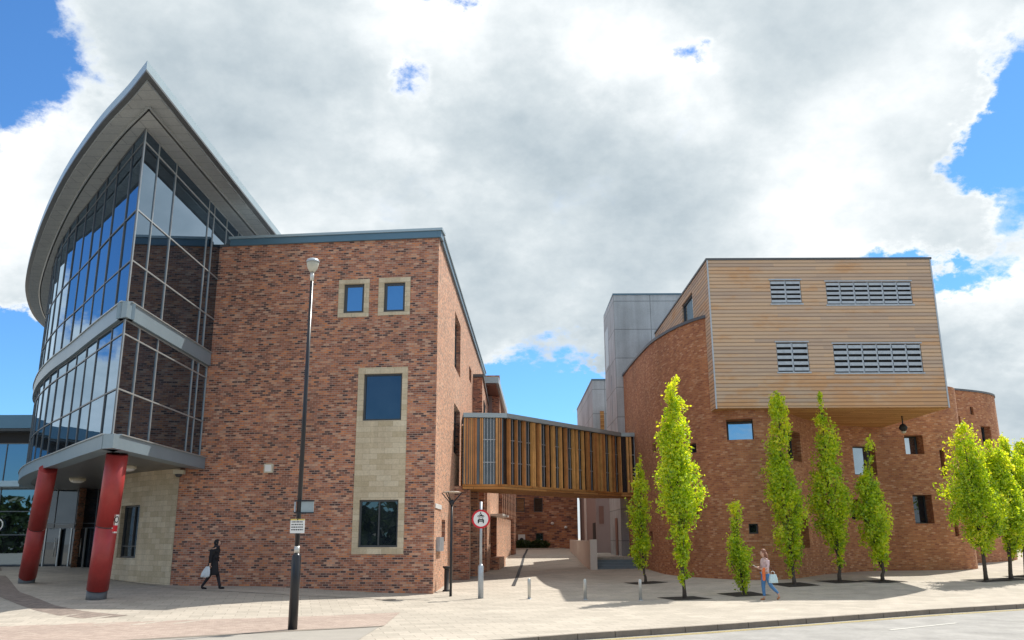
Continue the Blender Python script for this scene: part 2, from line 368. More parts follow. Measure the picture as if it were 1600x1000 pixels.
M['cream_plastic'] = simple('cream_plastic', (.60, .56, .44), .5, var=.08)
def glassmat(name, tint, base, ior=2.4, ext=0.):
    m, b, p = mat(name); t = b.t; t.nodes.remove(p); out = [n for n in t.nodes if n.type == 'OUTPUT_MATERIAL'][0]
    gl = b.n('ShaderNodeBsdfGlossy'); gl.inputs['Roughness'].default_value = .012; gl.inputs['Color'].default_value = (*tint, 1)
    df = b.n('ShaderNodeBsdfDiffuse'); c = b.noise(b.n('ShaderNodeTexCoord').outputs['Object'], .9, 4, .6)
    t.links.new(b.ramp(c, [(.35, tuple(x*.5 for x in base)), (.7, tuple(x*1.6 for x in base))]), df.inputs['Color'])
    bn = b.n('ShaderNodeBump'); bn.inputs['Strength'].default_value = .035; bn.inputs['Distance'].default_value = .05
    b.put(bn.inputs['Height'], b.noise(b.n('ShaderNodeTexCoord').outputs['Object'], .55, 2, .5)); t.links.new(bn.outputs[0], gl.inputs['Normal'])
    fr = b.n('ShaderNodeFresnel'); fr.inputs['IOR'].default_value = ior
    mx = b.n('ShaderNodeMixShader'); t.links.new(b.m('ADD', fr.outputs[0], ext, clamp=True), mx.inputs[0]); t.links.new(df.outputs[0], mx.inputs[1]); t.links.new(gl.outputs[0], mx.inputs[2])
    t.links.new(mx.outputs[0], out.inputs[0]); return m
M['curtain'] = glassmat('tinted_curtain_glass', (.60, .80, 1.), (.006, .007, .010), 2.1, .10)
M['glass'] = glassmat('window_glass', (.8, .9, 1.), (.012, .018, .025), 1.75, .02)
M['glassblue'] = glassmat('blue_reflecting_glass', (.75, .9, 1.), (.01, .03, .06), 2.6, .25)
def leafmat(name, stops):
    m, b, p = mat(name); t = b.t; t.nodes.remove(p); out = [n for n in t.nodes if n.type == 'OUTPUT_MATERIAL'][0]
    rnd = b.n('ShaderNodeAttribute', attribute_name='tone').outputs['Fac']
    col = b.ramp(rnd, stops)
    d = b.n('ShaderNodeBsdfDiffuse'); tr = b.n('ShaderNodeBsdfTranslucent'); gl = b.n('ShaderNodeBsdfGlossy'); gl.inputs['Roughness'].default_value = .45
    t.links.new(col, d.inputs[0]); t.links.new(b.mix(1., col, (1.3, 1.12, .5), 'MULTIPLY'), tr.inputs[0])
    m1 = b.n('ShaderNodeMixShader'); m1.inputs[0].default_value = .66; t.links.new(d.outputs[0], m1.inputs[1]); t.links.new(tr.outputs[0], m1.inputs[2])
    m2 = b.n('ShaderNodeMixShader'); m2.inputs[0].default_value = .05; t.links.new(m1.outputs[0], m2.inputs[1]); t.links.new(gl.outputs[0], m2.inputs[2])
    t.links.new(m2.outputs[0], out.inputs[0]); return m
M['leaf'] = leafmat('lime_green_leaves', [(0, (.17, .32, .012)), (.35, (.40, .60, .018)), (.7, (.62, .78, .03)), (1, (.80, .82, .06))])
M['leafdark'] = leafmat('dark_green_leaves', [(0, (.02, .05, .01)), (.6, (.05, .10, .02)), (1, (.10, .16, .04))])

def rooflid(poly, z, name, mt, parent):
    mb = MB(); mb.face([(p[0], p[1], z) for p in poly]); return mb.build(name, mt, parent)

# ================================================================== GROUND
def frange(a, b, s):
    n = max(1, int(round((b-a)/s))); return [a+(b-a)*i/n for i in range(n+1)]
kerbpts = [gp(x, y) for x, y in ((800, 999), (900, 991), (1101, 978), (1285, 965), (1464, 952), (1600, 944))]
KX = [p.x for p in kerbpts]; KY = [p.y for p in kerbpts]
def kerbY(X):
    if X <= KX[0]: return KY[0]+(X-KX[0])*.62 if X > KX[0]-2 else KY[0]-1.24+(X-KX[0]+2)*1.4
    for i in range(len(KX)-1):
        if X <= KX[i+1]: return KY[i]+(KY[i+1]-KY[i])*(X-KX[i])/(KX[i+1]-KX[i])
    sl = (KY[-1]-KY[-3])/(KX[-1]-KX[-3]); return KY[-1]+sl*(X-KX[-1])
road = MB(); road.face([(-1500, -1500, -.13), (1500, -1500, -.13), (1500, 1500, -.13), (-1500, 1500, -.13)])
tag(road.build('road', M['asphalt']), kind='structure')
pv = MB(); xs = sorted(set(frange(-60, -30, 6)+frange(-30, 34, 1.)+frange(34, 90, 7)+[-400., -150., 200., 500.]))
rows = [0, .35]+[i*1.0 for i in range(1, 50)]+[55, 62, 70, 90, 140, 300, 900]
def pz(X, Y): return g(X, Y)
grid = []
for X in xs:
    k = max(kerbY(X), -25.); grid.append([(X, k+.16+r, pz(X, k+.16+r)) for r in rows])
for i in range(len(xs)-1):
    for j in range(len(rows)-1): pv.face([grid[i][j], grid[i+1][j], grid[i+1][j+1], grid[i][j+1]], [(q[0]*.97+q[1]*.24, q[1]*.97-q[0]*.24) for q in (grid[i][j], grid[i+1][j], grid[i+1][j+1], grid[i][j+1])], True)
tag(pv.build('pavement', M['slabs']), kind='structure')
kb = MB(); kx = frange(-12, 40, .9)
for a, b in zip(kx, kx[1:]):
    pa = Vector((a, max(kerbY(a), -25))); pb = Vector((b, max(kerbY(b), -25)))
    kb.hexa([(pa.x, pa.y-.0), (pb.x-.012, pb.y-.0), (pb.x-.012, pb.y+.16), (pa.x, pa.y+.16)], -.2, [pz(a, pa.y)+.006, pz(b, pb.y)+.006]*2)
tag(kb.build('kerb', M['kerb']), kind='structure')
def drape(top, bot, name, mt, lift=.006, n=40, c=6):
    def res(pl):
        ln = [0]
        for a, b in zip(pl, pl[1:]): ln.append(ln[-1]+math.dist(a, b))
        out = []
        for i in range(n+1):
            t = ln[-1]*i/n; k = 0
            while k < len(ln)-2 and t > ln[k+1]: k += 1
            f = (t-ln[k])/(ln[k+1]-ln[k]); out.append((lerp(pl[k][0], pl[k+1][0], f), lerp(pl[k][1], pl[k+1][1], f)))
        return out
    T, Bt = res(top), res(bot); mb = MB(); G = []
    for i in range(n+1):
        r = []
        for j in range(c+1):
            x, y = lerp(T[i][0], Bt[i][0], j/c), lerp(T[i][1], Bt[i][1], j/c); r.append((x, y, g(x, y)+lift))
        G.append(r)
    for i in range(n):
        for j in range(c): mb.face([G[i][j+1], G[i+1][j+1], G[i+1][j], G[i][j]])
    return tag(mb.build(name, mt), kind='structure')
def W2(l): return [tuple(gp(x, y)[:2]) for x, y in l]
# pink brick strip and the smooth lane at lower left, dark curved band by the columns
drape(W2([(-120, 992), (0, 979), (120, 974), (260, 970), (400, 966), (520, 962), (625, 957)]), W2([(-120, 1018), (0, 1012), (150, 1003), (320, 993), (457, 985), (540, 981), (600, 978)]), 'brick_paving_strip', M['slabs_pink'])
drape(W2([(-160, 1024), (0, 1014), (150, 1005), (320, 995), (457, 987), (540, 983), (592, 980)]), W2([(-160, 1100), (0, 1090), (150, 1080), (320, 1075), (400, 1070), (450, 1060), (480, 1050)]), 'side_lane', M['asphalt2'])
drape(W2([(-160, 1021), (0, 1012), (150, 1003), (320, 993.2), (457, 985.2), (540, 981.2), (600, 978)]), W2([(-160, 1024), (0, 1014.2), (150, 1005), (320, 995), (457, 987), (540, 982.6), (596, 979.4)]), 'lane_edge_line', M['kerb'], lift=.010, c=1)
drape(W2([(-60, 872), (0, 893), (30, 925), (80, 945), (130, 955), (200, 962)]), W2([(-100, 880), (-50, 905), (-10, 930), (40, 950), (90, 962), (140, 968)]), 'curved_dark_paving', M['slabs_dark'])
drape(W2([(170, 900), (300, 918), (450, 926), (560, 931), (672, 935)]), W2([(165, 905), (300, 923), (450, 930), (560, 935), (672, 938)]), 'wall_foot_kerb', M['slabs'], lift=.012, c=1)
drape(W2([(866, 861), (856, 868), (846, 884), (838, 902), (828, 930)])[::-1], W2([(824, 863), (819, 872), (812, 890), (803, 907), (790, 930)])[::-1], 'drive_surface', M['slabs_dark'], n=24) if False else None
def gpatch(name, cx, cy, w, d, rot, mt, lift):
    mb = MB(); c, s_ = math.cos(rot), math.sin(rot); n = 4
    def q(i, j): x = (i/n-.5)*w; y = (j/n-.5)*d; X = cx+x*c-y*s_; Y = cy+x*s_+y*c; return (X, Y, g(X, Y)+lift)
    for i in range(n):
        for j in range(n): mb.face([q(i, j), q(i+1, j), q(i+1, j+1), q(i, j+1)])
    return tag(mb.build(name, mt), kind='structure')
# drain channel running towards the bridge
c0, c1 = gp(802, 916), gp(826, 864)
dr = MB(); dv = (c1-c0); dn = Vector((dv.y, -dv.x, 0)).normalized()*.08
for i in range(20):
    a = c0+dv*i/20; b = c0+dv*(i+1)/20
    dr.face([(a.x-dn.x, a.y-dn.y, g(a.x, a.y)+.012), (a.x+dn.x, a.y+dn.y, g(a.x, a.y)+.012), (b.x+dn.x, b.y+dn.y, g(b.x, b.y)+.012), (b.x-dn.x, b.y-dn.y, g(b.x, b.y)+.012)])
tag(dr.build('drain_channel', M['blackmat']), kind='structure')
# road paint: kerbside double line and a worn white dash
def roadline(off, w, x0, x1, name, mt):
    mb = MB(); q = frange(x0, x1, .6)
    for a, b in zip(q, q[1:]): mb.face([(a, kerbY(a)-off-w, -.124), (b, kerbY(b)-off-w, -.124), (b, kerbY(b)-off, -.124), (a, kerbY(a)-off, -.124)])
    return tag(mb.build(name, mt), kind='structure')
roadline(.20, .06, 0.5, 30, 'kerbside_line', M['yellow'])
roadline(.36, .06, 0.5, 30, 'kerbside_line', M['yellow'])
pa, pb = az(1390, 984, -.12), az(1495, 973, -.12); d = (pb-pa).normalized(); nn = Vector((-d.y, d.x, 0))*.06
mb = MB(); mb.face([pa-nn, pb-nn, pb+nn, pa+nn]); tag(mb.build('road_marking', M['paint']), kind='structure').location.z = -.004
mh = gp(600, 937); mb = MB(); mb.lathe((mh.x, mh.y, g(mh.x, mh.y)-.05), [(.42, 0), (.42, .060), (.36, .062)], 24)
tag(mb.build('manhole_cover', M['kerb']), 'round dark manhole cover in the pale paving near the brick corner', 'manhole cover')

# ================================================================== LEFT BRICK BUILDING
BL = thing('brick_building', 'large dark red brick building with cream stone window surrounds and blue-grey parapet', 'building', (-8, 40, 0))
A = Vector((-3.05, 34.0)); Lf = Vector((-13.5, 35.13)); ZT = 14.35
fr = Path([Lf, A])
h_ul = fr.rect(537.5, 444, 569, 489); h_ur = fr.rect(600, 441.5, 633, 487); h_m = fr.rect(568, 584, 628, 657); h_l = fr.rect(560.5, 781, 622, 855)
s_ul = fr.rect(529, 437, 577, 495.5); s_ur = fr.rect(591.5, 434, 641, 492.5); s_all = (fr.rect(555, 574, 633, 866)[0], fr.rect(555, 574, 634, 866)[1], fr.rect(550, 574, 629, 866)[2], fr.rect(559, 574, 636, 660)[3])
FH = [h_ul, h_ur, h_m, h_l]
FH = [(*h, .14) for h in FH]; SURR = [s_ul, s_ur, s_all]
wb = MB()
wall(wb, fr, -.3, ZT, [(*s, 0.0) for s in SURR])
sw = Path([A, (-2.78, 44.0), (-2.19, 66.2)]) if False else Path([A, (-2.19, 66.2)])
def sr(*a): return sw.rect(*a)
SH = [sr(710.5, 497, 719.5, 583), sr(709, 636, 718.5, 712), sr(708.5, 793, 716.5, 874), sr(690, 812, 695.5, 846), sr(733, 575, 736.5, 597), sr(743, 597, 746, 617)]
# keep tall windows upright: same u for each
SH = [(min(h[0], h[1]), max(h[0], h[1]), h[2], h[3], .3) for h in SH]
wall(wb, sw, -.3, ZT, SH)
bk = Path([(-2.19, 66.2), (-24, 66.2), (-24, 48.2)]); wall(wb, bk, -.3, ZT)
wb.build('wall', M['brick'], BL)
st = MB()
for s, hs in ((s_ul, [FH[0]]), (s_ur, [FH[1]]), (s_all, [FH[2], FH[3]])):
    a, b, c, d = s; n = fr.nrm(1); off = n*.035
    pp = Path([fr.at(a)+off, fr.at(b)+off]); H = [(h[0]-a, h[1]-a, h[2], h[3], .17) for h in hs]
    wall(st, pp, c, d, H)
    for u in (a, b):
        p = fr.at(u); q = p+off; st.face([(*p, c), (*q, c), (*q, d), (*p, d)])
    for z in (c, d): st.face([(*fr.at(a), z), (*fr.at(b), z), (*(fr.at(b)+off), z), (*(fr.at(a)+off), z)])
st.build('stone_surround', M['stone'], BL)
for i, h in enumerate(FH):
    window(fr, h, BL, M['glassblue'] if i < 2 else M['glass'], M['dframe'], mu=(.5,) if i == 3 else (), fw=.10 if i < 2 else .07)
for i, h in enumerate(SH):
    window(sw, h, BL, M['glass'], M['dframe'], mz=(.25, .75) if i < 3 else ())
# stone ledge under the lower window, parapet capping, roof
t_ = (A-Lf).normalized(); n_ = fr.nrm(1)
sc = (A-Lf).length
par0 = Vector((-12.12, 34.98)); mb = MB()
def capband(mb, pts, z0, z1, out, inn=.5):
    p = Path(pts); 
    for i in range(len(p.p)-1):
        a, b = p.p[i], p.p[i+1]; t = (b-a).normalized(); n = Vector((t.y, -t.x))
        ea = 0 if i == 0 else 0; mb.hexa([tuple(a+n*out), tuple(b+n*out+(t*out if i < len(p.p)-2 else t*0)), tuple(b-n*inn), tuple(a-n*inn)][::1], z0, z1) if (b-a).length > 0 else None
far = Vector((-2.19, 66.2)); tb = (far-A).normalized(); nb = Vector((tb.y, -tb.x))
def strip(a, b, n, t0, t1, o0, o1, z0, z1, mb):
    t = (b-a).normalized(); q = [a-t*t0+n*o0, b+t*t1+n*o0, b+t*t1-n*o1, a-t*t0-n*o1]
    mb.hexa([tuple(v) for v in q], z0, z1)
strip(par0, A, n_, 0, .10, .10, .55, ZT, ZT+.29, mb)
strip(A, far, nb, -.45, .1, .10, .55, ZT, ZT+.29, mb)
mb.build('parapet', M['bluemetal'], BL)
mb = MB(); strip(par0, A, n_, .06, .16, .16, .60, ZT+.292, ZT+.40, mb); strip(A, far, nb, -.44, .12, .16, .60, ZT+.292, ZT+.40, mb); mb.build('coping', M['bluemetal_l'], BL)
mb = MB(); strip(par0, A, n_, 1.45, -9.2, .03, .3, ZT-.01, ZT+.10, mb); mb.build('low_coping', M['lead'], BL)
rooflid([tuple(Lf), tuple(A), tuple(far), (-24, 66.2), (-24, 48)], ZT-.02, 'roof', M['roofgrey'], BL)
# stepped brick piers where the bridge lands, projecting upper bay
mb = MB()
mb.box(-3.0, -2.08, 42.0, 43.2, -.2, 4.55); mb.box(-2.9, -1.78, 44.6, 45.3, -.2, 4.55); mb.box(-2.8, -1.5, 46.6, 47.2, -.2, 6.4)
mb.build('pier', M['brick'], BL)
mb = MB(); mb.box(-3.2, -1.92, 54.0, 66.6, 5, 12.1); mb.build('projecting_bay', M['brick'], BL)
bp = Path([(-1.92, 54.0), (-1.92, 66.6)])
mb = MB(); mb.box(-1.915, -1.895, 56.2, 58.6, 7.6, 10.9); o = mb.build('bay_window', M['glass'], BL)
mb = MB()
for yy in (56.15, 57.4, 58.65): mb.box(-1.90, -1.86, yy-.05, yy+.05, 7.55, 10.95)
mb.box(-1.90, -1.86, 56.21, 58.59, 10.9, 10.95); mb.build('frame', M['dframe'], o)
mb = MB(); mb.box(-3.3, -1.82, 53.9, 66.7, 12.1, 12.28); mb.build('bay_coping', M['lead'], BL)
mb = MB(); mb.box(-2.95, -2.3, 43.25, 44.55, .1, 4.4); mb.build('recessed_doorway', M['blackmat'], BL)
# rear wing with oversailing roof
RW = thing('rear_wing', 'brick wing with oversailing grey roof rising behind the timber bridge on the left', 'building', (-4, 60, 0))
mb = MB(); mb.box(-9, -1.0, 66.8, 84, -.2, 14.6); mb.build('wall', M['brick'], RW)
mb = MB(); mb.box(-9.5, -1.25, 61.9, 84.4, 13.2, 13.25) if False else None
mb = MB(); mb.hexa([(-9.5, 61.5), (-1.0, 61.5), (-.45, 78), (-9.5, 78)], 13.05, 13.5); mb.build('roof', M['bluemetal_l'], RW)
mb = MB(); mb.hexa([(-9.4, 61.7), (-1.2, 61.7), (-.65, 77.9), (-9.4, 77.9)], 12.95, 13.045); mb.build('soffit', M['browndoor'], RW)
mb = MB(); mb.box(-9.4, -1.6, 66.3, 66.75, 9, 12.9); mb.build('clerestory', M['mauve'], RW)
# low sunlit wing with vertical fins under the bridge
LW = thing('low_wing', 'low sunlit brick wing with vertical fins and red doorway seen under the timber bridge', 'building', (-1, 56, .5))
lw = Path([(-1.4, 47.3), (0.0, 66.0)]); mb = MB()
dh = (2.1, 5.6, -.2, 3.3, .45); wall(mb, lw, -.2, 6.6, [dh]); wall(mb, Path([(-4, 47.3), (-1.4, 47.3)]), -.2, 6.6); wall(mb, Path([(0, 66), (-4, 66)]), -.2, 6.6)
mb.face([(-4, 47.3, 6.6), (-1.4, 47.3, 6.6), (0, 66, 6.6), (-4, 66, 6.6)]); mb.build('wall', M['brick'], LW)
n = lw.nrm(1); t = (lw.p[1]-lw.p[0]).normalized()
mb = MB(); mb.obox(lw.at(3.85)-n*.42, t, n, 3.5, .04, -.1, 3.3); o = mb.build('door', M['doorred'], LW)
mb = MB(); 
for u in (2.2, 3.3, 4.4, 5.5): mb.obox(lw.at(u)-n*.38, t, n, .1, .05, -.1, 3.3)
mb.build('frame', M['dframe'], o)
mb = MB(); mb.obox(lw.at(3.85)+n*.3, t, n, 4.1, .8, 3.3, 3.42); mb.build('door_canopy', M['white'], LW)
mb = MB(); mb.obox(lw.at(3.85)+n*.25, t, n, 4.3, .5, -.1, 1.05); mb.build('planter_wall', M['brick'], LW)
mb = MB()
for k in range(9):
    u = 7.2+k*1.38; mb.obox(lw.at(u)+n*.12, t, n, .22, .24, .2 if k > 6 else 3.4, 6.5)
mb.build('fins', M['brick'], LW)
mb = MB()
for k in range(8):
    u = 7.9+k*1.38; mb.obox(lw.at(u)+n*.01, t, n, .7, .05, 3.4, 6.3)
mb.build('window_strip', M['glass'], LW)

# ================================================================== GLASS PROW BUILDING
ZF0, ZF1 = 4.86, 5.34
GB = thing('glass_prow_building', 'curved glass-fronted building with sweeping pointed roof on two red columns', 'building', (-20, 38, 0))
PR = Vector((-12.62, 27.0))
curve = Path([(-29, 64), (-28.2, 57), (-27.0, 50.5), (-25.2, 45), (-22.6, 40.3), (-19.9, 36.35), (-17.35, 33.1), (-14.75, 29.7), (-12.62, 27.0)], smooth=6)
strt = Path([PR, (-12.72, 35.02)]); strtU = Path([PR, (-12.6, 39.5)])
Zb = [5.34, 6.79, 8.6, 9.06]; Zu = [9.68, 11.1, 12.89, 15.39, 15.85]
def curtain(path, zs, us, parent, fm='mull', gm='curtain'):
    g_ = MB(); f_ = MB()
    for a, b in zip(us, us[1:]):
        for c, d in zip(zs, zs[1:]):
            pa, pb = path.at(a), path.at(b); n = path.nrm((a+b)/2); e = [random.uniform(-.006, .006) for _ in range(3)]
            q = [pa+n*e[0], pb+n*e[1], pb+n*(e[1]+e[2]), pa+n*(e[0]+e[2])]
            g_.face([(*q[0], c), (*q[1], c), (*q[2], d), (*q[3], d)])
    for u in us:
        p = path.at(u); n = path.nrm(u); t = Vector((-n.y, n.x)); f_.obox(p+n*.012, t, n, .045, .045, zs[0], zs[-1])
    for z in zs:
        for a, b in zip(us, us[1:]):
            pa, pb = path.at(a), path.at(b); t = (pb-pa).normalized(); n = Vector((t.y, -t.x)); f_.obox((pa+pb)/2+n*.010, t, n, (b-a)-.045, .036, z-.024, z+.024)
    o = g_.build('curtain_wall', M[gm], parent); f_.build('mullions', M[fm], o); return o
cu = [curve.L-k*1.72 for k in range(0, 22)]; cu[1] = curve.L-1.45; cu = [u for u in cu if u > .5][::-1]
curtain(curve, Zb, cu, GB, 'dmull'); curtain(curve, Zu, cu, GB, 'dmull')
sU = [0, 1.05, 2.25, 4.6, 6.1, 6.98, 7.98]; su2 = [strt.uz(x, y)[0] for x, y in ((174, 679), (200, 684), (231, 691), (289, 706))]+[7.0, 7.98]
print('straight mullions', su2)
su2 = [0]+su2[1:4]+[7.0, 7.98] if su2[3] < 6.8 else [0]+su2[1:3]+[4.9, 6.8, 7.98]
curtain(strt, Zb, su2, GB); curtain(strtU, Zu, su2[:-1]+[8.6, 10.2, 12.4], GB)
def ring(path, z0, z1, out, inn=.3):   # band following a path
    mb = MB(); P_ = path.p
    N = []
    for i in range(len(P_)):
        a = P_[max(i-1, 0)]; b = P_[min(i+1, len(P_)-1)]; t = (b-a).normalized(); N.append(Vector((t.y, -t.x)))
    for i in range(len(P_)-1):
        a, b = P_[i], P_[i+1]; mb.hexa([tuple(a+N[i]*out), tuple(b+N[i+1]*out), tuple(b-N[i+1]*inn), tuple(a-N[i]*inn)], z0, z1)
    return mb
for (z0, z1, out, nm, mt) in ((ZF0, ZF1-.04, .26, 'lower_fascia', M['fascia']), (9.10, 9.64, .14, 'middle_fascia', M['fascia'])):
    b1 = ring(Path([tuple(v) for v in curve.p[:-1]]+[(PR.x-.02, PR.y)]), z0, z1, out); b2 = ring(Path([PR, (-12.72, 34.98)]), z0, z1, out)
    for f in range(len(b2.f)): b1.face([b2.v[i] for i in b2.f[f]])
    b1.hexa([(PR.x+out, PR.y-.05), (PR.x+out*.98, PR.y+.1), (PR.x-.1, PR.y+.1), (PR.x-.12, PR.y-.0), (PR.x-.3-out*.4, PR.y-.02+.0), (PR.x-.12, PR.y-.1-out*1.1)][::-1] if False else [(PR.x+out, PR.y), (PR.x-out*.75, PR.y-out*.62), (PR.x+out*.9, PR.y-out*1.5)][::-1], z0, z1)
    b1.build(nm, mt, GB)
    e1 = ring(Path([tuple(v) for v in curve.p]), z1-.0, z1+.035, out+.05, .05); e2 = ring(Path([PR, (-12.72, 34.98)]), z1, z1+.035, out+.05, .05)
    for f in range(len(e2.f)): e1.face([e2.v[i] for i in e2.f[f]])
    e1.build('drip_ledge', M['mull'], GB)
# deck underside
deck = [tuple(v) for v in curve.p]+[(-12.72, 35.0), (-13.5, 35.3), (-14, 66), (-29, 66)]
def prism(poly, z0, z1):
    mb = MB(); 
    ar = sum(poly[i][0]*poly[(i+1) % len(poly)][1]-poly[(i+1) % len(poly)][0]*poly[i][1] for i in range(len(poly)))
    mb.hexa(poly if ar > 0 else poly[::-1], z0, z1); return mb
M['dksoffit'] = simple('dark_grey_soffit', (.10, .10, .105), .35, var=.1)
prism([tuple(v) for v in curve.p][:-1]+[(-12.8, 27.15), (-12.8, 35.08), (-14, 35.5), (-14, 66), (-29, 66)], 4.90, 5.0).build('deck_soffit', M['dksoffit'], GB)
# roof leaf
ro = Path([(-33.2, 66), (-32.6, 61), (-31.7, 56.3), (-30.4, 52.3), (-28.1, 47.4), (-25.35, 42.7), (-21.5, 36.75), (-17.8, 31.5), (-14.6, 27.45), (-12.42, 25.0), (-11.2, 23.55)], smooth=5)
rr = Path([(-11.2, 23.55), (-11.15, 44)])
poly = [tuple(v) for v in ro.p]+[(-11.15, 44), (-11.15, 66)]
pin = 0.16
def inset(pth, k, xr):
    q = [tuple(pth.p[i]-pth.nrm(pth.u[i], .6)*k) for i in range(len(pth.p))]; q = [v for v in q if v[0] < xr-.02]
    a, b = q[-2], q[-1]; t = (xr-b[0])/(b[0]-a[0]); return q+[(xr, b[1]+(b[1]-a[1])*t), (xr, 44), (xr, 65.8)]
inn = inset(ro, .75, -11.95)
prism(poly, 16.12, 16.42).build('roof', M['bluemetal_l'], GB)
M['soffitmetal'] = unit('grey_soffit_panels', 1.2, .6, .02, [(0, (.26, .285, .30)), (1, (.28, .305, .32))], (.19, .21, .22), big=.06, bump=.3)
prism(poly[:-2]+[(-11.15, 43.9), (-11.15, 65.9)], 16.05, 16.118).build('eaves_trim', M['lead'], GB)
inn2 = inset(ro, .18, -11.38)
prism(inn2, 15.98, 16.049).build('soffit_border', M['soffitmetal'], GB)
prism(inn, 15.87, 15.978).build('soffit', M['soffitmetal'], GB)
seam = MB()
for q0, q1 in zip(inn[:-2], inn[1:-1]): seam.bar((*q0, 15.93), (*q1, 15.93), .10, .12)
seam.build('soffit_seam', M['mull'], GB)
# recessed ground floor: stone wall, entrance screen
stp = Path([(-21.8, 48.3), (-21.0, 44.8), (-19.6, 41.6), (-17.6, 38.9), (-15.6, 36.8), (-13.52, 35.16)], smooth=4)
w_ = stp.rect(205, 772, 213, 870); ww = stp.rect(186, 790, 215, 872)
print('stone win', ww, stp.L)
ww = (ww[0], ww[1], ww[2], ww[3], .25)
mb = MB(); wall(mb, stp, -.1, 4.9, [ww]); mb.build('stone_wall', M['stone'], GB)
window(stp, ww, GB, M['glass'], M['dframe'], mu=(.55,), mz=(.22,))
mb = MB(); wall(mb, Path([(-26, 49.6), (-21.8, 48.3)]), -.1, 1, []) if False else None
en = Path([(-27.3, 50.1), (-21.8, 48.3)])
eg = curtain(en, [.4, 2.75, 3.0, 4.9], frange(0, en.L, 1.45), GB, 'dmull', 'glass'); eg.name = 'entrance_screen'
n = en.nrm(1); t = Vector((-n.y, n.x))
for u in (1.6, 3.4):
    mb = MB(); mb.obox(en.at(u)+n*.12, t, n, 1.0, .05, .62, 2.7); dd = mb.build('entrance_door', M['glass'], GB)
    mb = MB()
    for s_ in (-.5, .5): mb.obox(en.at(u+s_)+n*.15, t, n, .08, .07, .6, 2.75)
    mb.build('frame', M['mull'], dd)
    mb = MB(); mb.tube([(*(en.at(u+.3)+n*.24), 1.2), (*(en.at(u+.3)+n*.24), 2.2)], .025); mb.build('handle', M['steel'], dd)
# red columns
def column(base, top, label):
    c = MB(); b = gp(*base); tt = az(*top, 4.9); ax = (tt-b); r = .335
    f = lambda k: b+ax*k
    c.tube([f(.065), f(.49)], r, 28); c.tube([f(.498), f(.985)], r, 28); o = c.build('red_column', M['red'], GB); o['label'] = label
    k = MB(); k.tube([f(-.03), f(.062)], r-.02, 28); k.build('base', M['lead'], o)
    k = MB(); k.tube([f(.488), f(.50)], r-.03, 28); k.build('joint', M['lead'], o)
    # round-cornered notice: white plate with black ring, red block
    p = f(.56); vd = (Vector((CAM.x, CAM.y, p.z))-p).normalized(); side = Vector((-vd.y, vd.x, 0))*-1
    nr = (vd*.62-side*.78).normalized(); tg = Vector((-nr.y, nr.x, 0)); a = ax.normalized()
    def plate(h0, h1, w0, w1, e, mt, nm):
        m_ = MB(); 
        for i in range(6):
            an0 = lerp(w0, w1, i/6); an1 = lerp(w0, w1, (i+1)/6)
            P0 = lambda an, h: p+a*h+(nr*math.cos(an)+tg*math.sin(an))*(r+e)
            m_.face([P0(an0, h0), P0(an1, h0), P0(an1, h1), P0(an0, h1)])
        return m_.build(nm, mt, o)
    plate(-.55, .05, -.42, .42, .006, M['white'], 'notice')
    plate(-.5, -.30, -.34, .34, .009, M['signred'], 'notice_text_block')
    rg = MB(); cc = lambda an, rr_: p+a*(-.11+math.sin(an)*rr_)+(nr*math.cos(math.cos(an)*rr_/r)+tg*math.sin(math.cos(an)*rr_/r))*(r+.011)
    for i in range(20):
        a0, a1 = i*math.pi/10, (i+1)*math.pi/10; rg.face([cc(a0, .075), cc(a0, .11), cc(a1, .11), cc(a1, .075)])
    rg.build('notice_symbol', M['blackmat'], o)
    return o
column((150, 936), (184, 706), 'front red steel column on dark base'); column((41, 911), (76, 730), 'rear red steel column on dark base')
# round soffit lights
def ceil_light(px, py, r, label):
    p = az(px, py, 4.82); root = thing('ceiling_light', label, 'ceiling light', (p.x, p.y, 4.9), 'round lights on the canopy underside')
    mb = MB(); mb.lathe((p.x, p.y, 4.78), [(r*1.02, 0), (r*1.05, .12)], 24); mb.build('rim', M['cream_plastic'], root)
    mb = MB(); mb.lathe((p.x, p.y, 4.68), [(.0, 0), (r*.5, .01), (r*.8, .05), (r*.9, .10)], 24); mb.build('diffuser', M['white'], root)
ceil_light(121, 750, .34, 'round cream light under the canopy between the two red columns')
ceil_light(198, 731, .34, 'round cream light under the canopy just right of the front red column')
ceil_light(115, 768, .26, 'smallest round light under the canopy, nearest the entrance doors')

# ================================================================== PAVILION far left
PV = thing('glazed_pavilion', 'low glazed pavilion with blue metal fascia behind the red columns at far left', 'building', (-36, 52, .6))
pvp = Path([(-62, 50), (-27.35, 50.0)]) ; ztp = az(20, 648, 0) and (CH+ray(20, 648).z/ray(20, 648).y*50)
curtain(pvp, [.5, 2.4, 3.7, 5.3, 7.55], frange(0, pvp.L, 2.1), PV, 'dmull', 'curtain')
mb = MB(); mb.box(-62, -27.2, 48.9, 60, 8.32, 9.08); mb.build('fascia', M['bluemetal'], PV)
mb = MB(); mb.box(-62, -27.4, 49.1, 60, 8.2, 8.318); mb.build('soffit', M['lead'], PV)
mb = MB(); mb.box(-62, -27.35, 50.05, 60, 7.6, 8.199); mb.build('wall', M['blackmat'], PV)
mb = MB(); mb.box(-62, -27.45, 48.3, 49.9, 5.0, 5.32); mb.build('canopy', M['bluemetal_l'], PV)
mb = MB(); mb.lathe((0, 0, 0), [(.0, 0)], 4) if False else None
lg = MB(); c = aY(-5, 820, 49.85)
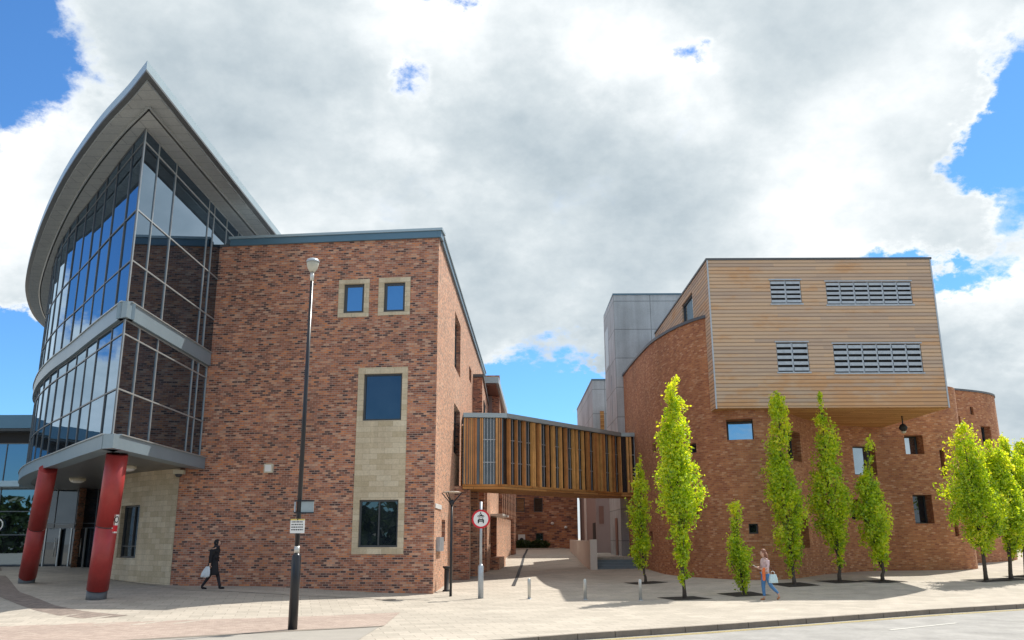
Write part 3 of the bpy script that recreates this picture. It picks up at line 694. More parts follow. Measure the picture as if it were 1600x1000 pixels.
for i in range(28):
    a0, a1 = i*math.pi/14, (i+1)*math.pi/14
    lg.face([(c.x+math.cos(a0)*.36, 49.85, c.z+math.sin(a0)*.36), (c.x+math.cos(a1)*.36, 49.85, c.z+math.sin(a1)*.36), (c.x+math.cos(a1)*.29, 49.85, c.z+math.sin(a1)*.29), (c.x+math.cos(a0)*.29, 49.85, c.z+math.sin(a0)*.29)])
lg.build('ring_emblem', M['white'], PV)
# entry card reader post
p = gp(121, 884); root = thing('reader_post', 'slim pale post with small square head before the entrance doors', 'post', tuple(p))
mb = MB(); mb.tube([p, p+Vector((0, 0, .95))], .035); mb.build('post', M['steel'], root)
mb = MB(); mb.box(p.x-.13, p.x+.13, p.y-.05, p.y+.05, p.z+.95, p.z+1.22); mb.build('head', M['cream_plastic'], root)

# ================================================================== CURVED BRICK BUILDING WITH TIMBER BOX
CB = thing('curved_brick_building', 'curving orange brick building with deep windows and overhanging timber box', 'building', (16, 45, .3))
dp = Path([(7.1, 62), (7.12, 52.3), (7.25, 47.6), (7.5, 44), (8.2, 40.9), (9.15, 39.0), (10.2, 38.35), (11.25, 38.35), (12.2, 38.95), (13.1, 40.0), (14.0, 41.3), (15.1, 42.7), (16.6, 43.95), (18.6, 44.85), (21, 45.0), (22.9, 45.3), (24.0, 46.0), (24.5, 47.4), (24.4, 49.2), (24.2, 53.2)], smooth=5)
def dr_(x0, y0, x1, y1, d=.45):
    h = dp.rect(x0, y0, x1, y1); return (min(h[0], h[1]), max(h[0], h[1]), h[2], h[3], d)
DH = [dr_(1135, 655, 1177, 687, .9), dr_(1230, 674, 1251, 720, .5), dr_(1334, 697, 1369, 742, .5), dr_(1414, 680, 1443, 709.5, .7), dr_(1428, 773, 1458, 818, .7),
      dr_(1170, 818, 1185, 834, .3), dr_(1075, 693, 1088, 708, .3), dr_(1019, 692, 1025, 707, .3), dr_(1042, 670, 1050, 684, .3), dr_(1047, 829, 1053, 843, .3), dr_(1015, 830, 1020, 845, .3), dr_(1086, 780, 1092, 806, .3),
      dr_(1330, 780, 1346, 812, .4), dr_(1249, 804, 1264, 856, .5), dr_(1470, 703, 1477, 743, .4), dr_(1490, 790, 1496, 838, .4)]
for i, h in enumerate(DH): print('drum hole', i, [round(v, 2) for v in h], [round(q, 2) for q in dp.at((h[0]+h[1])/2)])
ZD = 12.1
isp = min(i for i, v in enumerate(dp.p) if v.x > 12.6 and v.y < 45); usp = dp.u[isp]; ZD2 = 9.9
wb = MB(); wall(wb, dp, -.3, ZD, DH, u1=usp); wall(wb, dp, -.3, ZD2, DH, u0=usp)
wall(wb, Path([tuple(dp.p[isp]), (12.7, 62)]), ZD2-.2, ZD)
# second volume to the right
v2 = Path([(22.5, 52.3), (26, 52.9), (29.3, 54.2), (31.5, 55.7), (32.5, 57.4), (32.65, 59), (32.7, 62)], smooth=5)
def v2r(x0, y0, x1, y1, d=.5): h = v2.rect(x0, y0, x1, y1); return (min(h[0], h[1]), max(h[0], h[1]), h[2], h[3], d)
VH = [v2r(1489, 650, 1502, 680), v2r(1516, 636, 1521, 648, .25), v2r(1534, 666, 1549, 697), v2r(1498, 820, 1506, 838, .3)]
for h in VH: print('v2 hole', h)
ZV = CH+(ray(1484, 606).z/ray(1484, 606).y)*52.7; print('ZV', ZV)
wall(wb, v2, -.3, ZV, VH)
wb.build('wall', M['brick_r'], CB)
for i, h in enumerate(DH): window(dp, h, CB, M['glassblue'] if i in (0, 2, 3) else M['glass'], M['dframe'], mu=(), fw=.06)
for h in VH: window(v2, h, CB, M['glass'], M['dframe'], fw=.06)
mb = ring(Path([tuple(v) for v in dp.p[:38]]), ZD, ZD+.14, .07, .35); mb.build('coping', M['lead'], CB)
rooflid([tuple(v) for v in dp.p[:isp+1]]+[(12.7, 62)], 11.9, 'roof', M['roofgrey'], CB)
rooflid([tuple(v) for v in dp.p[isp:]]+[(24.7, 62), (12.7, 62)], ZD2-.1, 'roof', M['roofgrey'], CB)
mb = ring(Path([tuple(v) for v in v2.p]), ZV, ZV+.12, .06, .35); mb.build('coping', M['lead'], CB)
rooflid([tuple(v) for v in v2.p]+[(22.6, 66)], ZV-.15, 'roof', M['roofgrey'], CB)
# timber box
TX0, TX1, TY0, TY1, TZ0, TZ1 = 9.1, 19.53, 38.0, 53., 7.68, 14.62
TB = MB(); fp = Path([(TX0, TY0), (TX1, TY0)]); rp = Path([(TX1, TY0), (TX1, TY1)]); lp = Path([(TX0, TY1), (TX0, TY0)])
LV = [fp.rect(1204, 438, 1252, 474), fp.rect(1291, 440, 1425, 475.5), fp.rect(1214, 535, 1264, 581), fp.rect(1303, 537, 1441, 582)]
LV = [(*h, .18) for h in LV]; lwh = lp.rect(1066, 466, 1083, 508); lwh = (min(lwh[:2]), max(lwh[:2]), 12.3, max(lwh[2:]), .15); print('lwin', lwh)
wall(TB, fp, TZ0, TZ1, LV); wall(TB, rp, TZ0, TZ1); wall(TB, lp, TZ0, TZ1, [lwh]); wall(TB, Path([(TX1, TY1), (TX0, TY1)]), TZ0, TZ1)
tb_ = TB.build('timber_box', M['timber'], CB)
mb = MB(); mb.box(TX0+.02, TX1-.02, TY0+.02, 47, TZ0-.03, TZ0-.001); mb.build('soffit', M['soffit'], tb_)
mb = MB(); mb.box(TX0-.05, TX1+.05, TY0-.05, TY1, TZ1+.001, TZ1+.09); mb.build('coping', M['lead'], tb_)
mb = MB(); mb.box(TX0-.015, TX0+.05, TY0-.02, TY0-.001, TZ0-.03, TZ1); mb.build('corner_trim', M['galv'], tb_)
mb = MB(); mb.box(TX1-.05, TX1+.015, TY0-.02, TY0-.001, TZ0-.03, TZ1); mb.build('corner_trim', M['galv'], tb_)
for h, cols in zip(LV, (2, 6, 2, 6)):
    a, b, c, d, _ = h; x0, x1 = TX0+a, TX0+b; Yb = TY0+.17
    mb = MB(); mb.face([(x0, Yb, c), (x1, Yb, c), (x1, Yb, d), (x0, Yb, d)]); lo = mb.build('louvre_window', M['glassdk'] if 'glassdk' in M else M['blackmat'], tb_)
    mb = MB(); nsl = 5; hh = (d-c)/nsl
    for i in range(nsl):
        zc = c+hh*(i+.5); z0, z1 = zc-hh*.28, zc+hh*.28
        for k in range(cols):
            xa = lerp(x0, x1, k/cols)+.03; xb = lerp(x0, x1, (k+1)/cols)-.03; e = random.uniform(-.01, .01)
            mb.hexa([(xa, TY0+.02+e), (xb, TY0+.02+e), (xb, TY0+.05+e), (xa, TY0+.05+e)], z0, z1)
    mb.build('slats', M['galv'], lo)
    mb = MB()
    for k in range(cols+1): X = lerp(x0, x1, k/cols); mb.box(X-.035, X+.035, TY0+.06, TY0+.12, c, d)
    mb.box(x0-.05, x1+.05, TY0-.03, TY0+.01, c-.07, c-.002); mb.box(x0-.05, x1+.05, TY0-.03, TY0+.01, d+.002, d+.06)
    mb.build('frame', M['galv'], lo)
window(lp, lwh, tb_, M['glassblue'], M['dframe'])
# hanging lantern on the soffit
p = az(1409, 650, TZ0-.03); root = thing('hanging_lamp', 'dark pendant lamp hanging below the timber box soffit', 'lamp', (p.x, p.y, TZ0-.03))
mb = MB(); mb.tube([(p.x, p.y, TZ0-.03), (p.x, p.y, TZ0-.42)], .03); mb.build('rod', M['blackmat'], root)
mb = MB(); mb.lathe((p.x, p.y, TZ0-.78), [(.02, 0), (.17, .10), (.20, .2), (.12, .33), (.04, .38)], 14); mb.build('lamp_body', M['blackmat'], root)
mb = MB(); mb.lathe((p.x, p.y, TZ0-.86), [(.02, 0), (.09, .03), (.13, .10)], 14); mb.build('lens', M['cream_plastic'], root)

# ================================================================== TIMBER BRIDGE
BR = thing('link_bridge', 'enclosed footbridge clad in upright timber slats between the two brick buildings', 'bridge', (3, 46, 0))
k1 = az(786, 648, 8.0); b1_ = az(965, 678, 8.0)
bpth = Path([(-2.42, 41.9), (k1.x, k1.y), (b1_.x, b1_.y), (7.9, b1_.y+.15)])
print('bridge', bpth.p, az(786, 758, 4.6), az(965, 769, 4.6), az(1003, 678, 8.0))
BZ0, BZ1 = 4.62, 7.83
gl = MB(); wall(gl, bpth, BZ0, BZ1); gl.build('glazing', M['glass'], BR)
back = [tuple(p) for p in bpth.p]; bp2 = [(p[0]-1.9, p[1]+2.3) for p in back]
off_ = ring(bpth, BZ1, BZ1+.22, .28, 3.0); off_.build('roof', M['bluemetal_l'], BR)
off_ = ring(bpth, BZ0-.22, BZ0-.001, .10, 3.0); off_.build('soffit', M['soffit'], BR)
rb = Path([tuple(p-bpth.nrm(u)*2.95) for p, u in zip(bpth.p, bpth.u)][::-1]); mb = MB(); wall(mb, rb, BZ0, BZ1); mb.build('rear_wall', M['soffit'], BR)
M['fin'] = simple('oiled_timber_slats', (.47, .21, .07), .6, var=.3, vs=2.2)
M['fin2'] = simple('golden_timber_slats', (.62, .33, .11), .6, var=.25, vs=2.2)
fa, fb = MB(), MB(); u = .04; L1 = bpth.u[1]; L2 = bpth.u[2]
wins = [bpth.uz(x, 700)[0] for x in (759, 769, 798, 810, 823, 847, 868, 888, 903, 921, 946, 960, 988, 994)]; slots = [bpth.uz(x, 700)[0] for x in (748, 789, 835, 858, 878, 895, 912, 933, 953, 975)]; print('bridge windows', wins)
while u < bpth.L-.05:
    w = random.choice((.05, .07, .10)); gap = random.choice((.02, .03, .045))
    if u > L1: w *= 1.25; gap *= 1.2
    near = min(abs(u+w/2-x) for x in wins); wd = .17 if u < L1 else (.28 if u < L2 else .15)
    if near < wd or min(abs(u+w/2-x) for x in slots) < (.07 if u < L1 else .14): u += .03; continue
    if any(u < c_ < u+w for c_ in (L1, L2)): u += .02; continue
    n = bpth.nrm(u+w/2, .01); t = Vector((-n.y, n.x)); (fa if random.random() < .5 else fb).obox(bpth.at(u+w/2)+n*(.11), t, n, w, .17, BZ0-.02, BZ1-.02); u += w+gap
fa.build('slats', M['fin'], BR); fb.build('slats', M['fin2'], BR)
tr = MB()
for x in wins:
    n = bpth.nrm(x, .01); t = Vector((-n.y, n.x)); wd = .34 if x < L1 else .46
    for z in (BZ0+1.05, BZ0+2.15): tr.obox(bpth.at(x)+n*.03, t, n, wd, .04, z-.02, z+.02)
    for s_ in (-1, 1): tr.obox(bpth.at(x)+n*.032+t*s_*wd*.22, t, n, .03, .04, BZ0, BZ1)
tr.build('window_frame', M['galv'], BR)

# ================================================================== CONCRETE TOWER, PALE BLOCK, BACK BUILDING
CT = thing('concrete_tower', 'tall grey concrete stair tower behind the curved brick building', 'building', (8, 57, 1))
ty = 54.; zc = CH+ray(958, 461).z/ray(958, 461).y*ty; xl = aY(958, 461, ty).x; yb = az(938, 495, zc); print('tower', zc, xl, yb)
fpw = Path([(xl, ty), (14, ty)]); lpw = Path([(xl-.05, yb.y), (xl, ty)])
mb = MB(); slot = (2.9, 3.15, 9.5, 13.6, .3); wall(mb, fpw, 0, zc); wall(mb, lpw, 0, zc, [(3.2, 3.5, 9.3, 12.6, .3)]); wall(mb, Path([(14, ty), (14, yb.y), (xl, yb.y)]), 0, zc)
mb.face([(xl, ty, zc), (14, ty, zc), (14, yb.y, zc), (xl, yb.y, zc)]); mb.build('wall', M['conc'], CT)
mb = MB(); mb.box(xl-.04, 14, ty-.05, yb.y, zc+.001, zc+.1); mb.build('coping', M['bluemetal'], CT)
mb = MB(); mb.box(xl-.06, xl-.03, 55.6, 56.7, 1.0, 3.3); mb.build('door', M['browndoor'], CT)
mb = MB(); mb.box(xl-.09, xl-.062, 54.02, 59.6, 1.0, 7.4); mb.build('render_panel', M['pale'], CT) if False else None
mb = MB(); mb.box(xl-.045, xl-.02, 57.3, 59.2, 13.5, 16.2); mb.build('louvre_panel', M['galv'], CT)
PB = thing('pale_rear_block', 'pale grey rendered block further back behind the concrete tower', 'building', (9, 74, 1))
mb = MB(); zt = CH+ray(925, 594.5).z/ray(925, 594.5).y*66; xb = aY(925, 594.5, 66).x; ybb = az(903, 641, zt).y
mb.box(xb, 14, 66, ybb, 5.5, zt); mb.build('upper_wall', M['conc'], PB)
mb = MB(); mb.box(xb+.02, 14, 66.02, ybb-.1, .5, 5.499); mb.build('lower_wall', M['mauve'], PB)
mb = MB(); mb.box(xb-.05, 14, 65.95, ybb, zt+.001, zt+.12); mb.build('coping', M['bluemetal'], PB)
mb = MB(); mb.box(xb+.02-.04, xb+.015, 74.5, 76.5, 1.1, 5.45); mb.build('white_pilaster', M['white'], PB)
mb = MB(); mb.box(xb+.25, xb+.6, 65.96, 66.015, 3.1, 4.4); mb.build('window', M['browndoor'], PB)
mb = MB(); mb.box(xb-.02, xb+.015, 66.6, 68.6, 1.0, 3.2); mb.build('door', M['blackmat'], PB)
mb = MB(); mb.box(xb-.04, xb-.001, 77, 80.5, zt-5, zt-3); mb.build('window', M['glass'], PB)
mb = MB(); mb.box(xb+.55, xb+.85, 65.95, 65.999, 7.5, 11.6); mb.build('orange_panel', M['soffit'], PB)
BB = thing('rear_brick_building', 'brown brick building closing the view under the timber bridge', 'building', (2, 81, 1))
bb = Path([(-3, 80), (5.9, 80)])
def bbr(*a): h = bb.rect(*a); return (h[0], h[1], h[2], h[3], .15)
BH = [bbr(806, 778, 820, 800), bbr(834, 778, 848, 800), bbr(837, 833, 849, 846)]
mb = MB(); wall(mb, bb, .5, 9.2, BH); wall(mb, Path([(5.9, 80), (5.9, 90)]), .5, 9.2); mb.face([(-3, 80, 9.2), (5.9, 80, 9.2), (5.9, 90, 9.2), (-3, 90, 9.2)]); mb.build('wall', M['brick_far'], BB)
for i, h in enumerate(BH): window(bb, h, BB, M['glassblue'] if i == 0 else M['glass'], M['dframe'])
# poster, wall lamps, hedge
c = aY(815, 843, 79.93); mb = MB(); mb.box(c.x-.32, c.x+.32, 79.90, 79.99, c.z-.45, c.z+.45)
root = thing('wall_poster', 'small white poster with a dark round mark on the rear brick wall', 'poster', (c.x, 79.95, c.z)); mb.build('panel', M['white'], root)
mb = MB(); mb.tube([(c.x, 79.90, c.z-.05), (c.x, 79.885, c.z-.05)], .2, 16); mb.build('dark_mark', M['black'], root)
for (x, y, lb) in ((863, 818, 'small white wall lamp on rear brick wall, left of the pair'), (884, 824, 'small white wall lamp on rear brick wall, right of the pair')):
    c = aY(x, y, 79.8); mb = MB(); mb.lathe((c.x, 79.85, c.z-.13), [(.04, 0), (.15, .08), (.15, .2), (.04, .26)], 12); tag(mb.build('wall_lamp', M['white']), lb, 'wall lamp', 'wall lamps on the rear brick wall')
# terrace, steps, retaining wall
TZ = 1.0
mb = MB(); mb.box(4.55, 7.05, 50.6, 82, .1, TZ); tag(mb.build('terrace', M['slabs']), kind='structure')
stx = thing('entrance_steps', 'grey concrete steps beside the ramp wall under the bridge end', 'steps', (5.8, 49.8, .4))
M['stepgrey'] = simple('blue_grey_steps', (.17, .21, .24), .7)
for i in range(4):
    mb = MB(); mb.box(4.62, 7.15, 49.0+i*.4, 50.59, .2 if i == 0 else .46+.14*(i-1)+.001, .46+.14*i); mb.build('step', M['stepgrey'], stx)
RWl = thing('retaining_wall', 'low curved ramp wall with square end pier beside the steps', 'wall', (4.6, 60, .4))
rwp = Path([(5.2, 80), (4.75, 74), (4.45, 66), (4.25, 58), (4.25, 52), (4.3, 49.3)], smooth=5)
mb = ring(rwp, .1, 1.93, .0, .25); mb.build('ramp_wall', M['pale'], RWl)
mb = MB(); mb.box(4.22, 4.60, 48.55, 49.28, .1, 2.0); mb.build('end_pier', M['pale'], RWl)
# ================================================================== VEGETATION
def leafmesh(name, pts, size, mt, parent, flat=.0):
    vs, fs, tones = [], [], []
    off = wloc(parent) if parent else Vector((0, 0, 0))
    for p, tone in pts:
        s_ = size*random.uniform(.6, 1.25); n = Vector((random.gauss(0, 1), random.gauss(0, 1), random.gauss(0, 1)+flat)).normalized()
        a = n.orthogonal().normalized(); a.rotate(Matrix.Rotation(random.uniform(0, 6.28), 3, n)); b_ = n.cross(a)
        p = p-off; i = len(vs); c_ = n*s_*.14
        vs += [tuple(p-a*s_*.55), tuple(p-b_*s_*.36+c_), tuple(p+a*s_*.6), tuple(p+b_*s_*.36+c_)]; fs.append((i, i+1, i+2, i+3)); tones.append(tone)
    me = bpy.data.meshes.new(name); me.from_pydata(vs, [], fs); at = me.attributes.new('tone', 'FLOAT', 'FACE'); at.data.foreach_set('value', tones)
    o = bpy.data.objects.new(name, me); COL.objects.link(o); me.materials.append(mt)
    if parent: o.parent = parent
    return o
def tree(base, outline, label, n=6500, leaf=.15, trunk=.085, seedv=1, grp='slim lime green trees along the pavement'):
    random.seed(seedv); b = gp(*base); root = thing('pavement_tree', label, 'tree', tuple(b), grp)
    prof = []
    for (y, xl_, xr_) in outline:
        L_, R_ = aY(xl_, y, b.y), aY(xr_, y, b.y); prof.append((L_.z, L_.x-b.x, R_.x-b.x))
    prof.sort(); z0, z1 = prof[0][0], prof[-1][0]
    def pr_(z):
        for (a, l0, r0), (c, l1, r1) in zip(prof, prof[1:]):
            if a <= z <= c: t = (z-a)/(c-a+1e-6); return l0+(l1-l0)*t, r0+(r1-r0)*t
        return prof[-1][1:]
    zs = []; leaf *= .8; cum = 0; tab = []
    for i in range(120):
        z = z0+(z1-z0)*(i+.5)/120; l, r = pr_(z); cum += max(.06, (r-l))**1.5; tab.append((cum, z))
    def rz():
        q = random.uniform(0, cum)
        for c, z in tab:
            if c >= q: return z+random.uniform(-.5, .5)*(z1-z0)/120
    pts = []; ncl = max(60, n//25); limbs = []
    for i in range(ncl):
        z = rz(); l, r = pr_(z); mx = (l+r)/2; hw = (r-l)/2*1.1; a = random.uniform(0, 6.283); rr_ = math.sqrt(random.uniform(.08, 1.))*1.0
        hw *= .82+.34*math.sin(z*4.3+2.1*math.sin(a)+seedv)*math.sin(z*1.9+a*2+seedv*.7)+(.25 if random.random() < .10 else 0)
        c = Vector((b.x+mx+math.cos(a)*hw*rr_*.97, b.y+math.sin(a)*hw*rr_*.93, z)); tone0 = random.uniform(.25, .75)
        limbs.append(c); cr = min(.19, .08+hw*.18)
        for k in range(int(34*random.uniform(.5, 1.5))):
            d_ = Vector((random.gauss(0, cr*.55), random.gauss(0, cr*.55), random.gauss(0, cr*1.0)))
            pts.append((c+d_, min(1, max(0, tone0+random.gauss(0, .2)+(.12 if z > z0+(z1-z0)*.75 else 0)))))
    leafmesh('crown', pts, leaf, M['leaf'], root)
    tm = MB(); lean = [(pr_(z)[0]+pr_(z)[1])/2 for z in (z0, lerp(z0, z1, .5), lerp(z0, z1, .92))]
    tp = [b+Vector((0, 0, -.1)), b+Vector((.0, 0, .25)), Vector((b.x+lean[0]*.5, b.y, z0)), Vector((b.x+lean[1]*.8, b.y, lerp(z0, z1, .5))), Vector((b.x+lean[2], b.y, lerp(z0, z1, .92)))]
    tm.tube(tp, [trunk*1.3, trunk, trunk*.85, trunk*.5, trunk*.12], 9)
    random.shuffle(limbs)
    for c in limbs[:46]:
        zb = max(b.z+.6, c.z-random.uniform(.5, 1.3)); k = (zb-b.z)/(z1-b.z); s_ = Vector((lerp(b.x, tp[3].x, min(1, k*2)), b.y, zb))
        mid = s_.lerp(c, .5)+Vector((0, 0, -.08)); tm.tube([s_, mid, c], [trunk*.28, trunk*.2, .008], 5, False)
    tm.build('trunk', M['bark'], root)
    gpatch('tree_pit', b.x, b.y, 1.5, 1.3, RAD(20), M['soil'], .011)
    return root
tree((1009, 911), [(712, 998, 1003), (740, 992, 1008), (770, 987, 1012), (810, 984, 1016), (850, 988, 1015), (880, 991, 1011), (897, 1000, 1010)], 'slender lime tree in front of the right end of the timber bridge', 3600, .13, .06, 11)
tree((1070, 935), [(588, 1051, 1058), (605, 1042, 1064), (630, 1040, 1067), (655, 1042, 1070), (672, 1030, 1072), (700, 1028, 1076), (722, 1032, 1084), (748, 1025, 1088), (780, 1032, 1094), (812, 1042, 1087), (842, 1053, 1080), (870, 1056, 1076), (895, 1056, 1074), (914, 1063, 1073)], 'tallest lime tree, forked at mid height, right of the last bollard', 7000, .145, .07, 12)
tree((1162, 929), [(785, 1142, 1161), (800, 1142, 1160), (828, 1144, 1157), (850, 1137, 1162), (870, 1137, 1173), (890, 1143, 1171), (912, 1151, 1168), (924, 1156, 1167)], 'shortest lime tree, bushy to the ground, left of the walking woman', 2600, .12, .045, 13)
tree((1242, 922), [(613, 1208, 1214), (630, 1201, 1229), (655, 1203, 1235), (680, 1201, 1231), (720, 1197, 1236), (760, 1197, 1246), (800, 1203, 1256), (840, 1211, 1260), (862, 1224, 1255), (890, 1231, 1249), (903, 1236, 1245)], 'full lime tree just right of the walking woman', 7000, .145, .075, 14)
tree((1313, 918), [(612, 1282, 1287), (635, 1275, 1289), (660, 1269, 1299), (690, 1274, 1309), (720, 1276, 1307), (750, 1268, 1321), (790, 1265, 1331), (820, 1273, 1329), (850, 1290, 1323), (878, 1303, 1318), (890, 1311, 1318)], 'lime tree with a thin pointed tip under the middle of the timber box', 6500, .145, .075, 15)
tree((1380, 914), [(683, 1356, 1359), (702, 1350, 1362), (740, 1349, 1367), (760, 1338, 1374), (800, 1337, 1386), (840, 1353, 1392), (870, 1363, 1390), (893, 1379, 1388)], 'shorter lime tree with pointed tip, last one before the brick wall end', 5000, .145, .075, 16)
tree((1541, 907), [(660, 1499, 1507), (680, 1489, 1517), (700, 1487, 1525), (730, 1485, 1540), (752, 1484, 1552), (780, 1480, 1562), (800, 1488, 1574), (830, 1503, 1563), (850, 1520, 1551), (862, 1532, 1541)], 'broad bright lime tree in full sun beyond the end of the brick wall', 9000, .15, .085, 17)
tree((1580, 905), [(692, 1541, 1551), (720, 1537, 1572), (760, 1545, 1590), (800, 1555, 1602), (840, 1566, 1597), (868, 1575, 1586)], 'bright lime tree second from the right edge', 8000, .15, .085, 18)
tree((1604, 901), [(680, 1565, 1572), (720, 1560, 1592), (770, 1570, 1622), (820, 1581, 1626), (862, 1595, 1612)], 'bright lime tree cut by the right edge of the view', 7000, .15, .085, 19)
tree((1642, 897), [(690, 1590, 1600), (720, 1585, 1625), (770, 1592, 1650), (820, 1605, 1668), (862, 1625, 1655)], 'lime tree half outside the right edge, behind the other bright ones', 7000, .15, .085, 20)
random.seed(5)
# distant dark conifer at right edge, hedge at rear
def bush(name, c, rx, ry, rz, n, size, label, cat, mt, cone=False):
    root = thing(name, label, cat, (c[0], c[1], c[2])); pts = []
    for i in range(n):
        while True:
            v = Vector((random.uniform(-1, 1), random.uniform(-1, 1), random.uniform(-1, 1)))
            if v.length < 1: break
        if cone: h = (v.z+1)/2; v.x *= (1-h)*1.15+.1; v.y *= (1-h)*1.15+.1
        pts.append((Vector((c[0]+v.x*rx, c[1]+v.y*ry, c[2]+rz+v.z*rz)), random.random()))
    leafmesh('crown', pts, size, mt, root)
    mb = MB(); mb.tube([(c[0], c[1], c[2]-.3), (c[0], c[1], c[2]+rz*1.3)], [rz*.05, rz*.02], 8); mb.build('trunk', M['bark'], root)
c = aY(1612, 830, 75); bush('conifer_tree', (c.x, 75, .8), 2.3, 2.3, 4.6, 6000, .5, 'dark green conifer far behind at the right edge', 'tree', M['leafdark'], True)
for (x, w, lb) in ((818, 1.1, 'low green shrub at the left of the rear brick wall'), (842, 1.0, 'low dark shrub in the middle of the rear brick wall')):
    c = gp(x, 860); bush('shrub', (c.x, 79.1, 1.1), w, .5, .42, 1500, .14, lb, 'shrub', M['leafdark'])
mb = MB(); c0 = gp(800, 860); mb.box(-2.2, 4.6, 77.2, 78.4, .9, 1.22); tag(mb.build('planting_kerb', M['slabs']), kind='structure')

random.seed(21); pts = []
for i in range(40):
    cx_, cy_, hh = -130+i*4.9+random.uniform(-1, 1), -34+random.uniform(-4, 4), random.uniform(4.5, 8.5)
    for k in range(420):
        v = Vector((random.gauss(0, .5), random.gauss(0, .5), random.uniform(-1, 1))); pts.append((Vector((cx_+v.x*4, cy_+v.y*3, hh*.5+v.z*hh*.5)), random.random()))
tag(leafmesh('woodland', pts, 1.3, M['leafdark'], None), kind='stuff')
# ================================================================== STREET FURNITURE
# tall lamp post with signs
b = gp(457, 984); pt = lambda y, x=None: aY(x if x else 457+(984-y)*.0559, y, b.y)
LP = thing('street_lamp', 'tall black street lamp post with round lantern and small signs, foreground left', 'street lamp', tuple(b))
ztop = pt(425).z; zb1 = pt(864).z; bx = b.x
mb = MB(); mb.tube([b+Vector((0, 0, -.1)), Vector((bx, b.y, zb1-.08)), Vector((bx, b.y, zb1))], [.112, .112, .06], 24); mb.build('lower_shaft', M['black'], LP)
mb = MB(); mb.tube([(bx, b.y, zb1), (bx, b.y, zb1+.16)], .066, 20); mb.build('collar', M['steel'], LP)
mb = MB(); mb.tube([(bx, b.y, zb1+.16), (bx, b.y, ztop-.25)], [.062, .042], 20); mb.build('upper_shaft', M['black'], LP)
mb = MB(); mb.tube([(bx, b.y, ztop-.25), (bx, b.y, ztop)], .05, 20); mb.build('spigot', M['steel'], LP)
lt = MB(); lt.lathe((bx, b.y, ztop), [(.06, 0), (.09, .03), (.13, .10), (.155, .20), (.16, .26)], 28); lt.build('bowl', simple('dusty_lamp_glass', (.48, .46, .38), .35, var=.15, vs=5), LP)
lt = MB(); lt.lathe((bx, b.y, ztop+.262), [(.172, 0), (.172, .035), (.14, .085), (.07, .115), (.0, .12)], 28); lt.build('cap', M['galv'], LP)
# sign plates
s1 = pt(792); mb = MB(); mb.box(bx+.02, bx+.36, b.y-.03, b.y-.005, s1.z-.16, s1.z+.16); mb.rot = 0
o = mb.build('side_sign', simple('pale_grey_sign_back', (.30, .36, .38), .5), LP)
for z in (s1.z-.16, s1.z+.13): mb = MB(); mb.box(bx-.11, bx+.38, b.y-.06, b.y-.032, z, z+.03); mb.build('sign_rail', M['black'], LP)
mb = MB(); mb.box(bx-.11, bx-.08, b.y-.059, b.y+.0, s1.z-.12, s1.z+.12); mb.build('sign_clip', M['galv'], LP)
s2 = pt(822); mb = MB(); mb.box(bx-.175, bx+.175, b.y-.085, b.y-.070, s2.z-.17, s2.z+.17); pl_ = mb.build('parking_sign', M['white'], LP)
mb = MB(); mb.box(bx-.174, bx+.174, b.y-.088, b.y-.0855, s2.z+.135, s2.z+.169); mb.build('yellow_band', M['yellow'], pl_)
mb = MB()
for r_ in range(4):
    x = bx-.145
    while x < bx+.13:
        w = random.uniform(.02, .05); mb.box(x, min(x+w, bx+.145), b.y-.0885, b.y-.086, s2.z+.085-r_*.062, s2.z+.112-r_*.062); x += w+.014
mb.build('small_lettering', M['blackmat'], pl_)
mb = MB(); mb.tube([(bx, b.y-.0892, s2.z+.150), (bx, b.y-.0905, s2.z+.150)], .016, 12); mb.build('bolt', M['blackmat'], pl_)
for z in (s2.z-.05, s2.z+.05):
    pass
# V-top lamp near the brick corner
b = gp(704, 932); root = thing('path_lamp', 'slim black path lamp with flat disc top held on V arms by the brick corner', 'path lamp', tuple(b))
zt_ = aY(704, 790, b.y).z; zd = aY(704, 770, b.y).z
mb = MB(); mb.tube([b+Vector((0, 0, -.1)), (b.x, b.y, zt_)], [.05, .045], 12); mb.lathe((b.x, b.y, zt_), [(.05, 0), (.09, .08), (.10, .18), (.05, .22)], 12); mb.build('post', M['black'], root)
mb = MB()
for k in range(3):
    a = k*2.094+.2; mb.bar((b.x+.05*math.cos(a), b.y+.05*math.sin(a), zt_+.12), (b.x+.36*math.cos(a), b.y+.36*math.sin(a), zd), .03, .03)
mb.bar((b.x-.06, b.y, zt_+.1), (b.x-.38, b.y, zd), .035, .035); mb.bar((b.x+.06, b.y, zt_+.1), (b.x+.38, b.y, zd), .035, .035)
mb.build('arm', M['black'], root)
mb = MB(); mb.lathe((b.x, b.y, zd), [(.33, 0), (.36, .02), (.28, .045), (.02, .06)], 28); mb.build('disc_top', simple('beige_disc', (.55, .45, .36), .5), root)
# motor vehicle prohibition sign
b = gp(751, 935); root = thing('road_sign', 'round red-ringed sign with motorcycle above car on grey pole', 'road sign', tuple(b))
zs1 = aY(753, 885, b.y).z; zc_ = aY(753, 811, b.y).z; X = b.x
mb = MB(); mb.tube([b+Vector((0, 0, -.1)), (X, b.y, zs1), (X, b.y, zs1+.08)], [.10, .10, .055], 20); mb.build('pole_base', M['galv'], root)
mb = MB(); mb.tube([(X, b.y, zs1+.08), (X, b.y, zc_+.62)], .05, 16); mb.build('pole', M['galv'], root)
R_ = .335
def disc(r, y0, y1, mt, nm, par, cx_=X, cz=zc_, n_=40):
    m_ = MB(); m_.tube([(cx_, y1, cz), (cx_, y0, cz)], r, n_); return m_.build(nm, mt, par)
pl_ = disc(R_, b.y-.075, b.y-.055, M['signred'], 'sign_plate', root); disc(R_*.80, b.y-.079, b.y-.0755, M['white'], 'sign_face', pl_)
